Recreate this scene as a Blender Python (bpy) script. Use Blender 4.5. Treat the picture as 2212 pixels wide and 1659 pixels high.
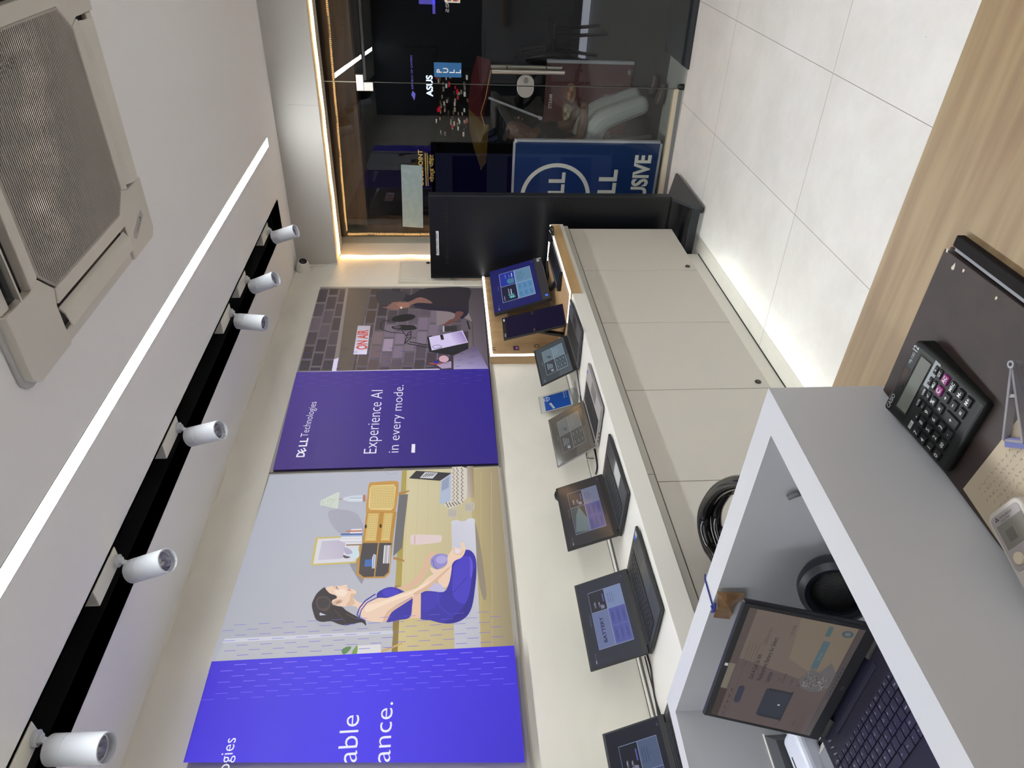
import bpy, bmesh, math, random
from mathutils import Vector, Matrix
random.seed(7)
for o in list(bpy.data.objects): bpy.data.objects.remove(o)
S = bpy.context.scene
COL = S.collection
R = math.radians

# ------------------------------------------------------------------ camera (phone held sideways: world up points to picture left)
H = 1.61
FPX = 1521.25
yaw, pitch, roll = R(36.66117348), R(-5.17476665), R(-0.97656159)
_f = Vector((-math.sin(yaw)*math.cos(pitch), math.cos(yaw)*math.cos(pitch), math.sin(pitch)))
_r = Vector((math.cos(yaw), math.sin(yaw), 0)); _u = _r.cross(_f)
_r2 = _r*math.cos(roll) + _u*math.sin(roll); _u2 = -_r*math.sin(roll) + _u*math.cos(roll)
CAM = Vector((0, 0, H))
cd = bpy.data.cameras.new('camera'); cam = bpy.data.objects.new('camera', cd); COL.objects.link(cam)
cd.sensor_fit = 'HORIZONTAL'; cd.sensor_width = 36; cd.lens = FPX/2212*36; cd.clip_start = .02
mw = Matrix((-_u2, _r2, -_f)).transposed().to_4x4(); mw.translation = CAM
cam.matrix_world = mw
S.camera = cam

def ray(x, y):
    return _r2*((1659-y)-829.5) + _u2*(-(x-1106)) + _f*FPX
def wp(x, y, ax, val):
    "point of the photograph on the plane axis=val (a flat real surface)"
    d = ray(x, y); t = (val-CAM[ax])/d[ax]; return CAM + d*t

# ------------------------------------------------------------------ world, exposure
w = bpy.data.worlds.new('world'); S.world = w; w.use_nodes = True
w.node_tree.nodes['Background'].inputs[0].default_value = (.5, .55, .7, 1)
w.node_tree.nodes['Background'].inputs[1].default_value = .004
S.view_settings.view_transform = 'Standard'; S.view_settings.look = 'None'
S.view_settings.exposure = 0; S.view_settings.gamma = 1; S.view_settings.use_curve_mapping = False
STRIP = 73.0      # ceiling light strips
WARM = 7.0        # warm rope light round the shopfront
PRINT = .93       # backlit prints

# ------------------------------------------------------------------ helpers
def lin(c):
    return tuple(((v/255)/12.92 if v/255 <= .04045 else ((v/255+.055)/1.055)**2.4) for v in c)
MATS = {}
def mat(name, rgb, rough=.5, metal=0, emit=None, es=1, spec=.5, coat=0, bump=None):
    if name in MATS: return MATS[name]
    m = bpy.data.materials.new(name); m.use_nodes = True; n = m.node_tree.nodes; b = n['Principled BSDF']
    b.inputs['Base Color'].default_value = (*lin(rgb), 1); b.inputs['Roughness'].default_value = rough
    b.inputs['Metallic'].default_value = metal; b.inputs['Specular IOR Level'].default_value = spec
    b.inputs['Coat Weight'].default_value = coat
    if emit: b.inputs['Emission Color'].default_value = (*lin(emit), 1); b.inputs['Emission Strength'].default_value = es
    if bump:
        sc, st = bump; t = n.new('ShaderNodeTexNoise'); t.inputs['Scale'].default_value = sc
        g = n.new('ShaderNodeTexCoord'); bp = n.new('ShaderNodeBump'); bp.inputs['Strength'].default_value = st; bp.inputs['Distance'].default_value = .002
        m.node_tree.links.new(g.outputs['Object'], t.inputs['Vector']); m.node_tree.links.new(t.outputs['Fac'], bp.inputs['Height'])
        m.node_tree.links.new(bp.outputs['Normal'], b.inputs['Normal'])
    MATS[name] = m; return m
def noisemat(name, c1, c2, scale, rough=.5, stretch=(1,1,1), lo=.4, hi=.6, detail=6, bump=0, distort=0):
    m = mat(name, c1, rough); nt = m.node_tree; n = nt.nodes; b = n['Principled BSDF']
    g = n.new('ShaderNodeTexCoord'); mp = n.new('ShaderNodeMapping'); mp.inputs['Scale'].default_value = stretch
    t = n.new('ShaderNodeTexNoise'); t.inputs['Scale'].default_value = scale; t.inputs['Detail'].default_value = detail; t.inputs['Distortion'].default_value = distort
    r = n.new('ShaderNodeValToRGB'); r.color_ramp.elements[0].position = lo; r.color_ramp.elements[1].position = hi
    r.color_ramp.elements[0].color = (*lin(c1), 1); r.color_ramp.elements[1].color = (*lin(c2), 1)
    L = nt.links; L.new(g.outputs['Object'], mp.inputs[0]); L.new(mp.outputs[0], t.inputs['Vector']); L.new(t.outputs['Fac'], r.inputs[0]); L.new(r.outputs[0], b.inputs['Base Color'])
    if bump:
        bp = n.new('ShaderNodeBump'); bp.inputs['Strength'].default_value = bump; bp.inputs['Distance'].default_value = .002
        L.new(t.outputs['Fac'], bp.inputs['Height']); L.new(bp.outputs['Normal'], b.inputs['Normal'])
    return m
def colmat(name, rough=.35, emit=0, spec=.3):
    "printed / displayed picture: colour comes from the face colours of the artwork"
    if name in MATS: return MATS[name]
    m = bpy.data.materials.new(name); m.use_nodes = True; n = m.node_tree.nodes; b = n['Principled BSDF']
    a = n.new('ShaderNodeVertexColor'); a.layer_name = 'Col'
    b.inputs['Roughness'].default_value = rough; b.inputs['Specular IOR Level'].default_value = spec
    if emit:
        b.inputs['Base Color'].default_value = (.02, .02, .02, 1)
        m.node_tree.links.new(a.outputs[0], b.inputs['Emission Color']); b.inputs['Emission Strength'].default_value = emit
    else: m.node_tree.links.new(a.outputs[0], b.inputs['Base Color'])
    MATS[name] = m; return m

_txt = {}
def text2d(body, weight=0.0, align='LEFT'):
    key = (body, weight)
    if key not in _txt:
        c = bpy.data.curves.new('t', 'FONT'); c.body = body; c.offset = weight; c.resolution_u = 3
        o = bpy.data.objects.new('t', c); COL.objects.link(o)
        dg = bpy.context.evaluated_depsgraph_get(); me = bpy.data.meshes.new_from_object(o.evaluated_get(dg))
        vs = [(v.co.x, v.co.y) for v in me.vertices]; fs = [tuple(p.vertices) for p in me.polygons]
        bpy.data.objects.remove(o); bpy.data.curves.remove(c); bpy.data.meshes.remove(me)
        _txt[key] = (vs, fs)
    return _txt[key]

class MB:
    def __init__(s): s.v = []; s.f = []; s.m = []; s.c = []; s.M = Matrix()
    def add(s, vs, fs, m=0, c=None):
        o = len(s.v); s.v += [s.M @ Vector(p) for p in vs]
        for f in fs: s.f.append(tuple(i+o for i in f)); s.m.append(m); s.c.append(c)
        return s
    def box(s, x0, x1, y0, y1, z0, z1, m=0, c=None):
        v = [(x, y, z) for z in (z0, z1) for y in (y0, y1) for x in (x0, x1)]
        return s.add(v, [(0,2,3,1), (4,5,7,6), (0,1,5,4), (2,6,7,3), (0,4,6,2), (1,3,7,5)], m, c)
    def quad(s, a, b, c_, d, m=0, c=None): return s.add([a, b, c_, d], [(0,1,2,3)], m, c)
    def prism(s, pts, z0, z1, m=0, c=None, ax=2):
        n = len(pts)
        def P(p, z): return (p[0], p[1], z) if ax == 2 else ((p[0], z, p[1]) if ax == 1 else (z, p[0], p[1]))
        v = [P(p, z0) for p in pts]+[P(p, z1) for p in pts]
        f = [tuple(range(n))[::-1], tuple(range(n, 2*n))]+[(i, (i+1) % n, (i+1) % n+n, i+n) for i in range(n)]
        return s.add(v, f, m, c)
    def cyl(s, p0, p1, r0, r1=None, seg=20, m=0, c=None, caps=True):
        p0 = Vector(p0); p1 = Vector(p1); r1 = r0 if r1 is None else r1
        d = (p1-p0).normalized(); a = d.orthogonal().normalized(); b = d.cross(a)
        v = []; f = []
        for p, r in ((p0, r0), (p1, r1)):
            for i in range(seg):
                t = 2*math.pi*i/seg; v.append(p+a*(r*math.cos(t))+b*(r*math.sin(t)))
        f = [(i, (i+1) % seg, (i+1) % seg+seg, i+seg) for i in range(seg)]
        if caps: f += [tuple(range(seg))[::-1], tuple(range(seg, 2*seg))]
        return s.add(v, f, m, c)
    def lathe(s, p0, axis, prof, seg=28, m=0, ms=None):
        "prof: (radius, height) along axis"
        p0 = Vector(p0); d = Vector(axis).normalized(); a = d.orthogonal().normalized(); b = d.cross(a)
        v = []
        for r, h in prof:
            for i in range(seg):
                t = 2*math.pi*i/seg; v.append(p0+d*h+a*(r*math.cos(t))+b*(r*math.sin(t)))
        o = len(s.v); s.v += [s.M @ q for q in v]
        for k in range(len(prof)-1):
            for i in range(seg):
                j = (i+1) % seg; s.f.append((o+k*seg+i, o+k*seg+j, o+(k+1)*seg+j, o+(k+1)*seg+i)); s.m.append(ms[k] if ms else m); s.c.append(None)
        return s
    def tube(s, pts, r, seg=10, m=0, c=None):
        pts = [Vector(p) for p in pts]; v = []; n = len(pts); prev = None
        for i, p in enumerate(pts):
            d = (pts[min(i+1, n-1)]-pts[max(i-1, 0)]).normalized()
            a = d.orthogonal().normalized() if prev is None else (prev-d*prev.dot(d)).normalized()
            prev = a; b = d.cross(a)
            rr = r[i] if isinstance(r, (list, tuple)) else r
            v += [p+a*(rr*math.cos(2*math.pi*k/seg))+b*(rr*math.sin(2*math.pi*k/seg)) for k in range(seg)]
        f = [(i*seg+k, i*seg+(k+1) % seg, (i+1)*seg+(k+1) % seg, (i+1)*seg+k) for i in range(n-1) for k in range(seg)]
        f += [tuple(range(seg))[::-1], tuple(range((n-1)*seg, n*seg))]
        return s.add(v, f, m, c)
    def text(s, body, O, U, V, width=None, cap=None, m=0, c=None, weight=0, align='l', up=0):
        "cap: height of a capital; width: full width (None keeps the shape)"
        vs, fs = text2d(body, weight); 
        if not vs: return s
        x0 = min(p[0] for p in vs); x1 = max(p[0] for p in vs)
        sy = cap/.729; sx = sy if width is None else width/(x1-x0)
        wd = (x1-x0)*sx; off = {'l': 0, 'c': -wd/2, 'r': -wd}[align]
        O = Vector(O); U = Vector(U).normalized(); V = Vector(V).normalized(); N = U.cross(V)
        return s.add([O+U*((p[0]-x0)*sx+off)+V*(p[1]*sy)+N*up for p in vs], fs, m, c)
    def build(s, name, mats, parent=None, world=True, bevel=0, smooth=False, seg=2):
        me = bpy.data.meshes.new(name)
        org = parent.matrix_world.translation if (parent is not None and world) else Vector((0,0,0))
        if parent is not None and world:
            q = parent
            inv = world_matrix(q).inverted(); vs = [inv @ p for p in s.v]
        else: vs = s.v
        me.from_pydata([tuple(p) for p in vs], [], s.f)
        if not isinstance(mats, (list, tuple)): mats = [mats]
        for q in mats: me.materials.append(q)
        for p, k in zip(me.polygons, s.m): p.material_index = k
        if any(c is not None for c in s.c):
            at = me.color_attributes.new('Col', 'FLOAT_COLOR', 'CORNER')
            for p, c in zip(me.polygons, s.c):
                for j, li in enumerate(p.loop_indices):
                    if c is None: continue
                    k = c[j] if isinstance(c[0], (tuple, list)) else c
                    at.data[li].color = (*lin(k), 1)
        if smooth:
            for p in me.polygons: p.use_smooth = True
        me.update()
        o = bpy.data.objects.new(name, me); COL.objects.link(o)
        if parent is not None: o.parent = parent
        if bevel:
            b = o.modifiers.new('bevel', 'BEVEL'); b.width = bevel; b.segments = seg; b.limit_method = 'ANGLE'; b.angle_limit = R(40)
        if smooth:
            try:
                bm = bmesh.new(); bm.from_mesh(me)
                for e in bm.edges:
                    if len(e.link_faces) == 2 and e.calc_face_angle(0) > R(42): e.smooth = False
                bm.to_mesh(me); bm.free()
            except Exception: pass
        return o
def world_matrix(o):
    m = Matrix.LocRotScale(o.location, o.rotation_euler, o.scale)
    return world_matrix(o.parent) @ m if o.parent else m
def tag(o, label=None, cat=None, group=None, kind=None):
    if label: o['label'] = label
    if cat: o['category'] = cat
    if group: o['group'] = group
    if kind: o['kind'] = kind
    return o
def thing(name, loc, label, cat, rz=0, group=None):
    e = bpy.data.objects.new(name, None); COL.objects.link(e); e.location = loc; e.rotation_euler = (0,0,rz); e.empty_display_size = .05
    return tag(e, label, cat, group)
def struct(o): o['kind'] = 'structure'; return o

# ------------------------------------------------------------------ materials
m_ceil = mat('ceiling_paint', (240, 237, 235), .8)
m_wall = noisemat('wall_laminate', (228, 222, 210), (214, 209, 198), 1.2, .45, (1, 1, 1.6), .45, .75, 5, 0, 1.2)
m_wallp = mat('wall_paint', (184, 180, 173), .6)
m_white = mat('white_laminate', (222, 218, 210), .35)
m_door = mat('cabinet_laminate', (200, 194, 184), .4)
m_dark = mat('shadow_gap', (30, 28, 26), .7)
m_desk = mat('desk_laminate', (184, 184, 188), .35)
m_black = mat('black_plastic', (20, 20, 22), .35)
m_trough = mat('trough_paint', (7, 8, 10), .8)
m_blackg = mat('black_gloss', (12, 12, 13), .12)
m_grey = mat('grey_plastic', (120, 122, 124), .4)
m_spot = mat('spot_paint', (205, 207, 212), .45)
m_steel = mat('brushed_steel', (190, 186, 178), .3, 1)
m_led = mat('strip_diffuser', (255, 255, 255), .5, emit=(246, 252, 255), es=STRIP)
m_ledw = mat('edge_light', (255, 255, 255), .5, emit=(250, 250, 250), es=5)
m_rope = mat('rope_light', (255, 240, 200), .5, emit=(255, 206, 140), es=WARM*2)
m_wood = noisemat('desk_woodgrain', (152, 130, 98), (130, 105, 78), 9, .5, (.35, 5, 5), .35, .68, 8)
m_oak = noisemat('oak_veneer', (176, 146, 108), (150, 120, 84), 7, .5, (3, 3, .35), .35, .7, 8)
m_frame = mat('lightbox_frame', (160, 155, 148), .5)
m_print = colmat('backlit_print', .45, PRINT, .25)
m_flat = colmat('printed_sheet', .5)
m_screen = colmat('screen_pixels', .12, .72, .4)
m_key = mat('keycap', (34, 34, 36), .5)

# glass: thin panes, part mirror part clear
def glassmat(name, tint, f0=.05, rough=0.0):
    m = bpy.data.materials.new(name); m.use_nodes = True; nt = m.node_tree; nt.nodes.clear()
    o = nt.nodes.new('ShaderNodeOutputMaterial'); mx = nt.nodes.new('ShaderNodeMixShader'); tr = nt.nodes.new('ShaderNodeBsdfTransparent'); gl = nt.nodes.new('ShaderNodeBsdfGlossy')
    fr = nt.nodes.new('ShaderNodeLayerWeight'); fr.inputs['Blend'].default_value = .5; pw = nt.nodes.new('ShaderNodeMath'); pw.operation = 'POWER'; pw.inputs[1].default_value = 5
    ad = nt.nodes.new('ShaderNodeMath'); ad.operation = 'ADD'; ad.use_clamp = True; ad.inputs[1].default_value = f0; nt.links.new(fr.outputs['Facing'], pw.inputs[0])
    tr.inputs[0].default_value = (*tint, 1); gl.inputs['Roughness'].default_value = rough
    nt.links.new(pw.outputs[0], ad.inputs[0]); nt.links.new(ad.outputs[0], mx.inputs[0]); nt.links.new(tr.outputs[0], mx.inputs[1]); nt.links.new(gl.outputs[0], mx.inputs[2]); nt.links.new(mx.outputs[0], o.inputs[0])
    return m
m_glass = glassmat('shop_glass', (.80, .84, .83), .055)
m_acryl = glassmat('clear_acrylic', (.93, .94, .95), .04)

# floor tiles
def floor_mat():
    m = mat('floor_tiles', (226, 221, 214), .32); nt = m.node_tree; n = nt.nodes; L = nt.links; b = n['Principled BSDF']
    g = n.new('ShaderNodeTexCoord'); sp = n.new('ShaderNodeSeparateXYZ'); L.new(g.outputs['Object'], sp.inputs[0])
    def mth(op, a, b_=None, v=None):
        q = n.new('ShaderNodeMath'); q.operation = op
        if isinstance(a, (int, float)): q.inputs[0].default_value = a
        else: L.new(a, q.inputs[0])
        if b_ is not None:
            if isinstance(b_, (int, float)): q.inputs[1].default_value = b_
            else: L.new(b_, q.inputs[1])
        return q.outputs[0]
    x = sp.outputs[0]; y = sp.outputs[1]
    def line(coord, org, pitch, wd):
        a = mth('SUBTRACT', coord, org-pitch*40); a = mth('MODULO', a, pitch); a = mth('SUBTRACT', a, pitch/2); a = mth('ABSOLUTE', a); a = mth('SUBTRACT', pitch/2, a)
        return mth('LESS_THAN', a, wd)
    ys = mth('ADD', y, mth('MULTIPLY', mth('ADD', x, .65), -.045))
    l = mth('MAXIMUM', line(x, -.648, .608, .0013), line(ys, 4.175, 1.187, .0013))
    t = n.new('ShaderNodeTexNoise'); t.inputs['Scale'].default_value = 2.4; t.inputs['Detail'].default_value = 9; t.inputs['Roughness'].default_value = .7; L.new(g.outputs['Object'], t.inputs['Vector'])
    r = n.new('ShaderNodeValToRGB'); r.color_ramp.elements[0].position = .38; r.color_ramp.elements[1].position = .62
    r.color_ramp.elements[0].color = (*lin((226, 223, 219)), 1); r.color_ramp.elements[1].color = (*lin((236, 234, 231)), 1); L.new(t.outputs['Fac'], r.inputs[0])
    v = n.new('ShaderNodeTexNoise'); v.inputs['Scale'].default_value = 38; v.inputs['Detail'].default_value = 2; L.new(g.outputs['Object'], v.inputs['Vector'])
    dk = mth('GREATER_THAN', v.outputs['Fac'], .775)
    mx = n.new('ShaderNodeMixRGB'); mx.inputs[2].default_value = (*lin((150, 142, 134)), 1); L.new(mth('MULTIPLY', dk, .6), mx.inputs[0]); L.new(r.outputs[0], mx.inputs[1])
    m2 = n.new('ShaderNodeMixRGB'); m2.inputs[2].default_value = (*lin((140, 132, 124)), 1); L.new(l, m2.inputs[0]); L.new(mx.outputs[0], m2.inputs[1]); L.new(m2.outputs[0], b.inputs['Base Color'])
    return m
m_floor = floor_mat()

# ------------------------------------------------------------------ room shell
XL, XR, YB, ZC = -2.28, 1.12, -1.7, 2.63
YF = 4.484      # face of the bulkhead
ZS = 2.36       # its underside
def gy(x): return 4.89+.07*(x+1.18)
struct(MB().box(XL-.1, XR+.1, YB-.1, 4.86, -.1, 0).build('floor', m_floor))
# ceiling with a recess for the black track trough and for the light strip
TX0, TX1, TY1 = -1.905, -1.715, 4.222
c = MB()
for x0, x1, y0, y1 in ((XL-.1, TX0, YB-.1, YF+.1), (TX1, -1.388, YB-.1, YF+.1), (-1.332, XR+.1, YB-.1, YF+.1), (-1.388, -1.332, 4.225, YF+.1), (TX0, TX1, TY1, YF+.1)): c.box(x0, x1, y0, y1, ZC, ZC+.05)
struct(c.build('ceiling', m_ceil))
struct(MB().box(XL-.1, XL, YB-.1, 4.93, 0, ZC).build('wall_left', m_wall))
struct(MB().box(XR, XR+.1, YB-.1, 5.0, 0, ZC+.2).build('wall_right', mat('right_wall_paint', (222, 219, 214), .7)))
struct(MB().box(XL-.1, XR+.1, YB-.1, YB, 0, ZC+.2).build('wall_back', mat('back_wall_paint', (56, 56, 60), .6)))
wb = MB(); wb.box(XL, XR, YF, 4.80, ZS, ZC+.05)
struct(wb.build('wall_front', m_wallp))
# faint joint in the wall lining just under the ceiling
# corner bead where ceiling meets left wall
struct(MB().prism([(XL, ZC), (XL+.008, ZC), (XL, ZC-.008)], YB, YF, ax=1).build('trim_1', mat('corner_bead', (222, 215, 202), .6)))

# trough
t = thing('track_trough', ((TX0+TX1)/2, 2, ZC), 'long black recessed trough in the ceiling above the laptop counter, holding the spotlights', 'ceiling recess')
b = MB(); z1 = ZC+.16
b.box(TX0-.01, TX0, -1.2, TY1, ZC, z1).box(TX1, TX1+.01, -1.2, TY1, ZC, z1).box(TX0, TX1, -1.2, TY1, z1, z1+.01).box(TX0, TX1, TY1, TY1+.01, ZC, z1).box(TX0, TX1, -1.21, -1.2, ZC, z1)
b.build('trough_lining', m_trough, t)
MB().box(TX1-.036, TX1-.002, -1.1, TY1-.02, ZC+.05, ZC+.085).build('track_rail', mat('rail_black', (14, 15, 18), .35), t)

# ceiling strip lights
def strip(x0, x1, y0, y1, label, m=None):
    t = thing('linear_ceiling_light', ((x0+x1)/2, (y0+y1)/2, ZC), label, 'ceiling light')
    dz = .004 if x0 < 0 else -.0035
    MB().box(x0, x1, y0, y1, ZC+dz, ZC+dz+.002).build('diffuser', m or m_led, t)
    MB().box(x0-.0028, x0, y0, y1, ZC-.001, ZC+.014).box(x1, x1+.0028, y0, y1, ZC-.001, ZC+.014).box(x0-.0028, x1+.0028, y1, y1+.003, ZC-.001, ZC+.014).build('housing', mat('strip_housing', (170, 170, 172), .4), t)
strip(-1.385, -1.335, YB+.1, 4.222, 'long glowing white strip light set in the ceiling beside the black trough')
strip(.95, 1.0, YB+.1, 4.222, 'added white strip light out of view beyond the air conditioner, lighting the desk side', mat('fill_strip_diffuser', (255,255,255), .5, emit=(246, 252, 255), es=STRIP*.62))  # unseen strip added to light the room and the desk face

# ------------------------------------------------------------------ track spotlights
def spotlight(rear, front, label, roll=0):
    rear = Vector(rear); front = Vector(front); ax = (front-rear).normalized()
    t = thing('track_spotlight', (rear.x, rear.y, rear.z), label, 'spotlight', group='white spotlights on the ceiling track')
    b = MB(); r = .0375; Ln = .148
    b.lathe(rear, ax, [(0, 0), (r*.9, 0), (r, .004), (r, .048), (r*.975, .0485), (r*.975, .0505), (r, .051), (r, Ln), (r*.9, Ln), (r*.88, Ln-.018), (r*.8, Ln-.02)], 36)
    b.build('barrel', m_spot, t, smooth=True)
    b = MB(); b.lathe(rear, ax, [(r*.8, Ln-.02), (r*.66, Ln-.036), (.006, Ln-.05), (0, Ln-.05)], 32, ms=[0, 0, 1])
    b.build('reflector', [mat('lamp_reflector', (190, 190, 205), .15, .9), m_grey], t, smooth=True)
    b = MB(); top = Vector((TX1-.045, rear.y+.01, ZC-.002)); side = rear+ax*.05+Vector((.0, 0, .0))
    arm = (rear+Vector((.028, -.012, .035)))
    b.cyl((top.x, top.y, ZC+.03), (top.x, top.y, ZC-.012), .016, .02, 20)
    b.cyl((top.x, top.y, ZC-.012), (top.x, top.y, ZC-.02), .012, .012, 16)
    b.build('swivel', m_spot, t, smooth=True)
    b = MB(); p0 = Vector((top.x, top.y, ZC-.01)); p1 = rear+ax*.042+ (p0-rear-ax*.042).normalized()*.03
    d = (p1-p0).normalized(); sd = Vector((0, 1, 0)).cross(d).normalized()
    for k in (-1, 1):
        q = [p0+Vector((0, k*.008, 0))-sd*.0015, p0+Vector((0, k*.008, 0))+sd*.0015]
    b.add([p0-Vector((0,.008,0))-sd*.004, p0+Vector((0,.008,0))-sd*.004, p0+Vector((0,.008,0))+sd*.004, p0-Vector((0,.008,0))+sd*.004,
           p1-Vector((0,.008,0))-sd*.004, p1+Vector((0,.008,0))-sd*.004, p1+Vector((0,.008,0))+sd*.004, p1-Vector((0,.008,0))+sd*.004],
          [(0,1,2,3)[::-1], (4,5,6,7), (0,1,5,4), (1,2,6,5), (2,3,7,6), (3,0,4,7)])
    b.build('arm', m_spot, t)
    # the gear box half inside the trough, running back from the swivel
    MB().box(TX1-.07, TX1-.004, top.y-.145, top.y+.022, ZC-.001, ZC+.05).build('gear_box', [mat('gear_box_plastic', (226, 222, 206), .4)], t, bevel=.002)
spots = [((-1.80, 3.873, 2.600), (-1.748, 3.852, 2.470), 'farthest white cylinder spotlight, next to the bulkhead'),
 ((-1.80, 3.285, 2.600), (-1.740, 3.262, 2.475), 'second farthest white spotlight, hanging just before the bulkhead one'),
 ((-1.80, 2.955, 2.600), (-1.785, 2.91, 2.46), 'white spotlight pointing nearly straight down, third from the far end'),
 ((-1.80, 2.115, 2.590), (-1.742, 2.085, 2.457), 'white spotlight over the folded laptops, third from the near end'),
 ((-1.80, 1.485, 2.590), (-1.73, 1.465, 2.458), 'white spotlight with its glass front showing, second nearest'),
 ((-1.80, .942, 2.600), (-1.775, .925, 2.452), 'nearest and largest white spotlight, at the lower left corner')]
for r_, f_, l_ in spots: spotlight(r_, f_, l_)

# ------------------------------------------------------------------ air conditioner cassette
def cassette():
    cx, cy, hs = -.625, 1.885, .452
    t = thing('ceiling_air_conditioner', (cx, cy, ZC), 'square white four-way ceiling cassette air conditioner with ribbed grille', 'air conditioner')
    mw_ = mat('cassette_plastic', (212, 206, 196), .45); mg = mat('cassette_grey', (186, 184, 182), .5)
    z0 = ZC-.035
    # outer plate with rounded corners
    def rr(h, r, n=6):
        p = []
        for qx, qy, a0 in ((1, 1, 0), (-1, 1, 90), (-1, -1, 180), (1, -1, 270)):
            for i in range(n+1):
                a = R(a0+90*i/n); p.append((cx+qx*(h-r)+r*math.cos(a), cy+qy*(h-r)+r*math.sin(a)))
        return p
    b = MB(); b.prism(rr(hs, .04), ZC-.012, ZC); b.build('base_plate', mg, t, bevel=.004)
    b = MB(); b.prism(rr(hs-.026, .02), ZC-.0135, ZC-.012); b.build('gap_shade_sheet', m_black, t)  # black sheet painting the shade seen in the panel gaps
    slot0, slot1, sl = .322, .405, .235      # the louvre slots
    # corner blocks (L shaped masses seen between the slots)
    for sx in (-1, 1):
        for sy in (-1, 1):
            pts = [(.226, .284), (.284, .226), (.326, .242), (.440, .242), (.440, .415), (.415, .440), (.242, .440), (.242, .326)]
            pts = [(cx+sx*p[0], cy+sy*p[1]) for p in pts]
            if sx*sy < 0: pts = pts[::-1]
            b = MB(); b.prism(pts, z0, ZC-.008); b.build('corner_panel', mw_, t, bevel=.003)
    # inner frame strips between slots and grille
    b = MB()
    g0, g1 = .282, slot0
    for k in range(4):
        M = Matrix.Translation((cx, cy, 0)) @ Matrix.Rotation(R(90*k), 4, 'Z'); b.M = M
        b.prism([(g0, -.224), (g1, -.239), (g1, .239), (g0, .224)], z0-.004, ZC-.008)
        b.box(slot1, .442, -.239, .239, z0+.008, ZC-.008)
    b.M = Matrix(); b.build('slot_frame', mw_, t, bevel=.003)
    # black plates painted as the shade inside the air outlets
    b = MB()
    for k in range(4):
        b.M = Matrix.Translation((cx, cy, 0)) @ Matrix.Rotation(R(90*k), 4, 'Z')
        b.box(slot0, slot1, -.239, .239, ZC-.0145, ZC-.0136)
    b.build('air_outlet', m_black, t)
    for k in range(4):
        b = MB(); b.M = Matrix.Translation((cx, cy, 0)) @ Matrix.Rotation(R(90*k), 4, 'Z')
        pr = [(.338, z0+.006), (.355, z0-.006), (.392, z0-.014), (.394, z0-.011), (.357, z0-.002), (.342, z0+.010)]
        if k in (3,): pr = [(.366, z0+.012), (.376, z0-.006), (.394, z0-.02), (.397, z0-.018), (.380, z0-.003), (.370, z0+.014)]
        b.prism(pr, -.230, .230, ax=1); b.build('louvre', mw_, t, smooth=False)
    # ribbed return grille, octagonal
    gh, ch = .2785, .058
    mgr = mat('grille_ribs', (176, 170, 162), .5)
    b = MB(); o8 = [(gh, gh-ch), (gh-ch, gh), (-gh+ch, gh), (-gh, gh-ch), (-gh, -gh+ch), (-gh+ch, -gh), (gh-ch, -gh), (gh, -gh+ch)]
    o8 = [(cx+p[0], cy+p[1]) for p in o8]
    b.prism(o8, ZC-.015, ZC-.0125, 1)
    n = 66
    for i in range(n):
        x = -gh+(i+.5)*2*gh/n; lim = gh if abs(x) < gh-ch else gh-(abs(x)-(gh-ch))
        edge = i % 1
        b.box(cx-lim, cx+lim, cy+x-.0019, cy+x+.0019, z0-.004, ZC-.015, 0)
    for yy in (-.1, .1): b.box(cx+yy-.002, cx+yy+.002, cy-gh+.01, cy+gh-.01, z0+.003, ZC-.0152, 0)
    b.build('return_grille', [mgr, mat('filter_dark', (62, 56, 56), .8)], t)
    b = MB()
    for p in range(8):
        a = Vector((*o8[p], z0)); c2 = Vector((*o8[(p+1) % 8], z0)); b.cyl(a, c2, .004, seg=8)
    b.build('grille_rim', mgr, t)
    # maker's badge on the far left corner panel: three small diamonds mark and lettering
    b = MB(); q = [(-.452, .30), (-.436, .28), (-.412, .335), (-.412, .405), (-.428, .425), (-.45, .39)]
    bp = Vector((cx-.36, cy+.335, z0-.0006))
    U = Vector((-.75, -.66, 0)).normalized(); 
    U = Vector((-.42, -.9, 0)).normalized(); V = Vector((U.y, -U.x, 0))*-1
    V = Vector((-U.y, U.x, 0))
    O = bp-U*.05
    b.add([O-V*.012, O+U*.1-V*.012, O+U*.112+V*.004, O+U*.1+V*.014, O+V*.014], [(0,1,2,3,4)[::-1]], 0)
    e = Vector((0, 0, -.0006))
    for dx, dy in ((.006, 0), (.016, 0), (.011, .0075)):
        c0 = O+U*(.016+dx)+V*(dy-.001)+e; b.add([c0-U*.004, c0+V*.004, c0+U*.004, c0-V*.004], [(0,1,2,3)], 1)
    b.text('MITSUBISHI', O+U*.040+V*(-.001)+e, U, V*1, .045, .005, 1); b.text('ELECTRIC', O+U*.040+V*(-.007)+e, U, V*1, .036, .004, 1)
    b.build('badge', [mat('badge_silver', (176, 174, 170), .4), m_black], t)
cassette()

# ------------------------------------------------------------------ bulkhead side: rope light
def rope():
    t = thing('rope_light', (-1.2, 4.6, ZS), 'warm beaded rope light running round the top and side of the glass shopfront', 'light strip')
    b = MB()
    x = XL+.03
    while x < XR-.02:
        wob = .004*math.sin(x*9)+.003*math.sin(x*23)
        b.box(x, x+.0075, 4.585+wob, 4.603+wob, ZS-.012, ZS-.001); x += .0125
    z = ZS-.015
    while z > .96:
        wob = .003*math.sin(z*11)+.002*math.sin(z*31)
        b.box(XL+.001, XL+.012, 4.585+wob, 4.603+wob, z-.0075, z); z -= .0125
    b.build('light_beads', m_rope, t)
    b = MB(); b.box(XL+.02, XR-.02, 4.589, 4.599, ZS-.006, ZS-.0005).box(XL+.0005, XL+.006, 4.589, 4.599, .95, ZS-.01)
    b.build('rope_core', mat('rope_sleeve', (250, 235, 205), .4, emit=(255, 205, 140), es=2.5), t)
rope()
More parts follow.
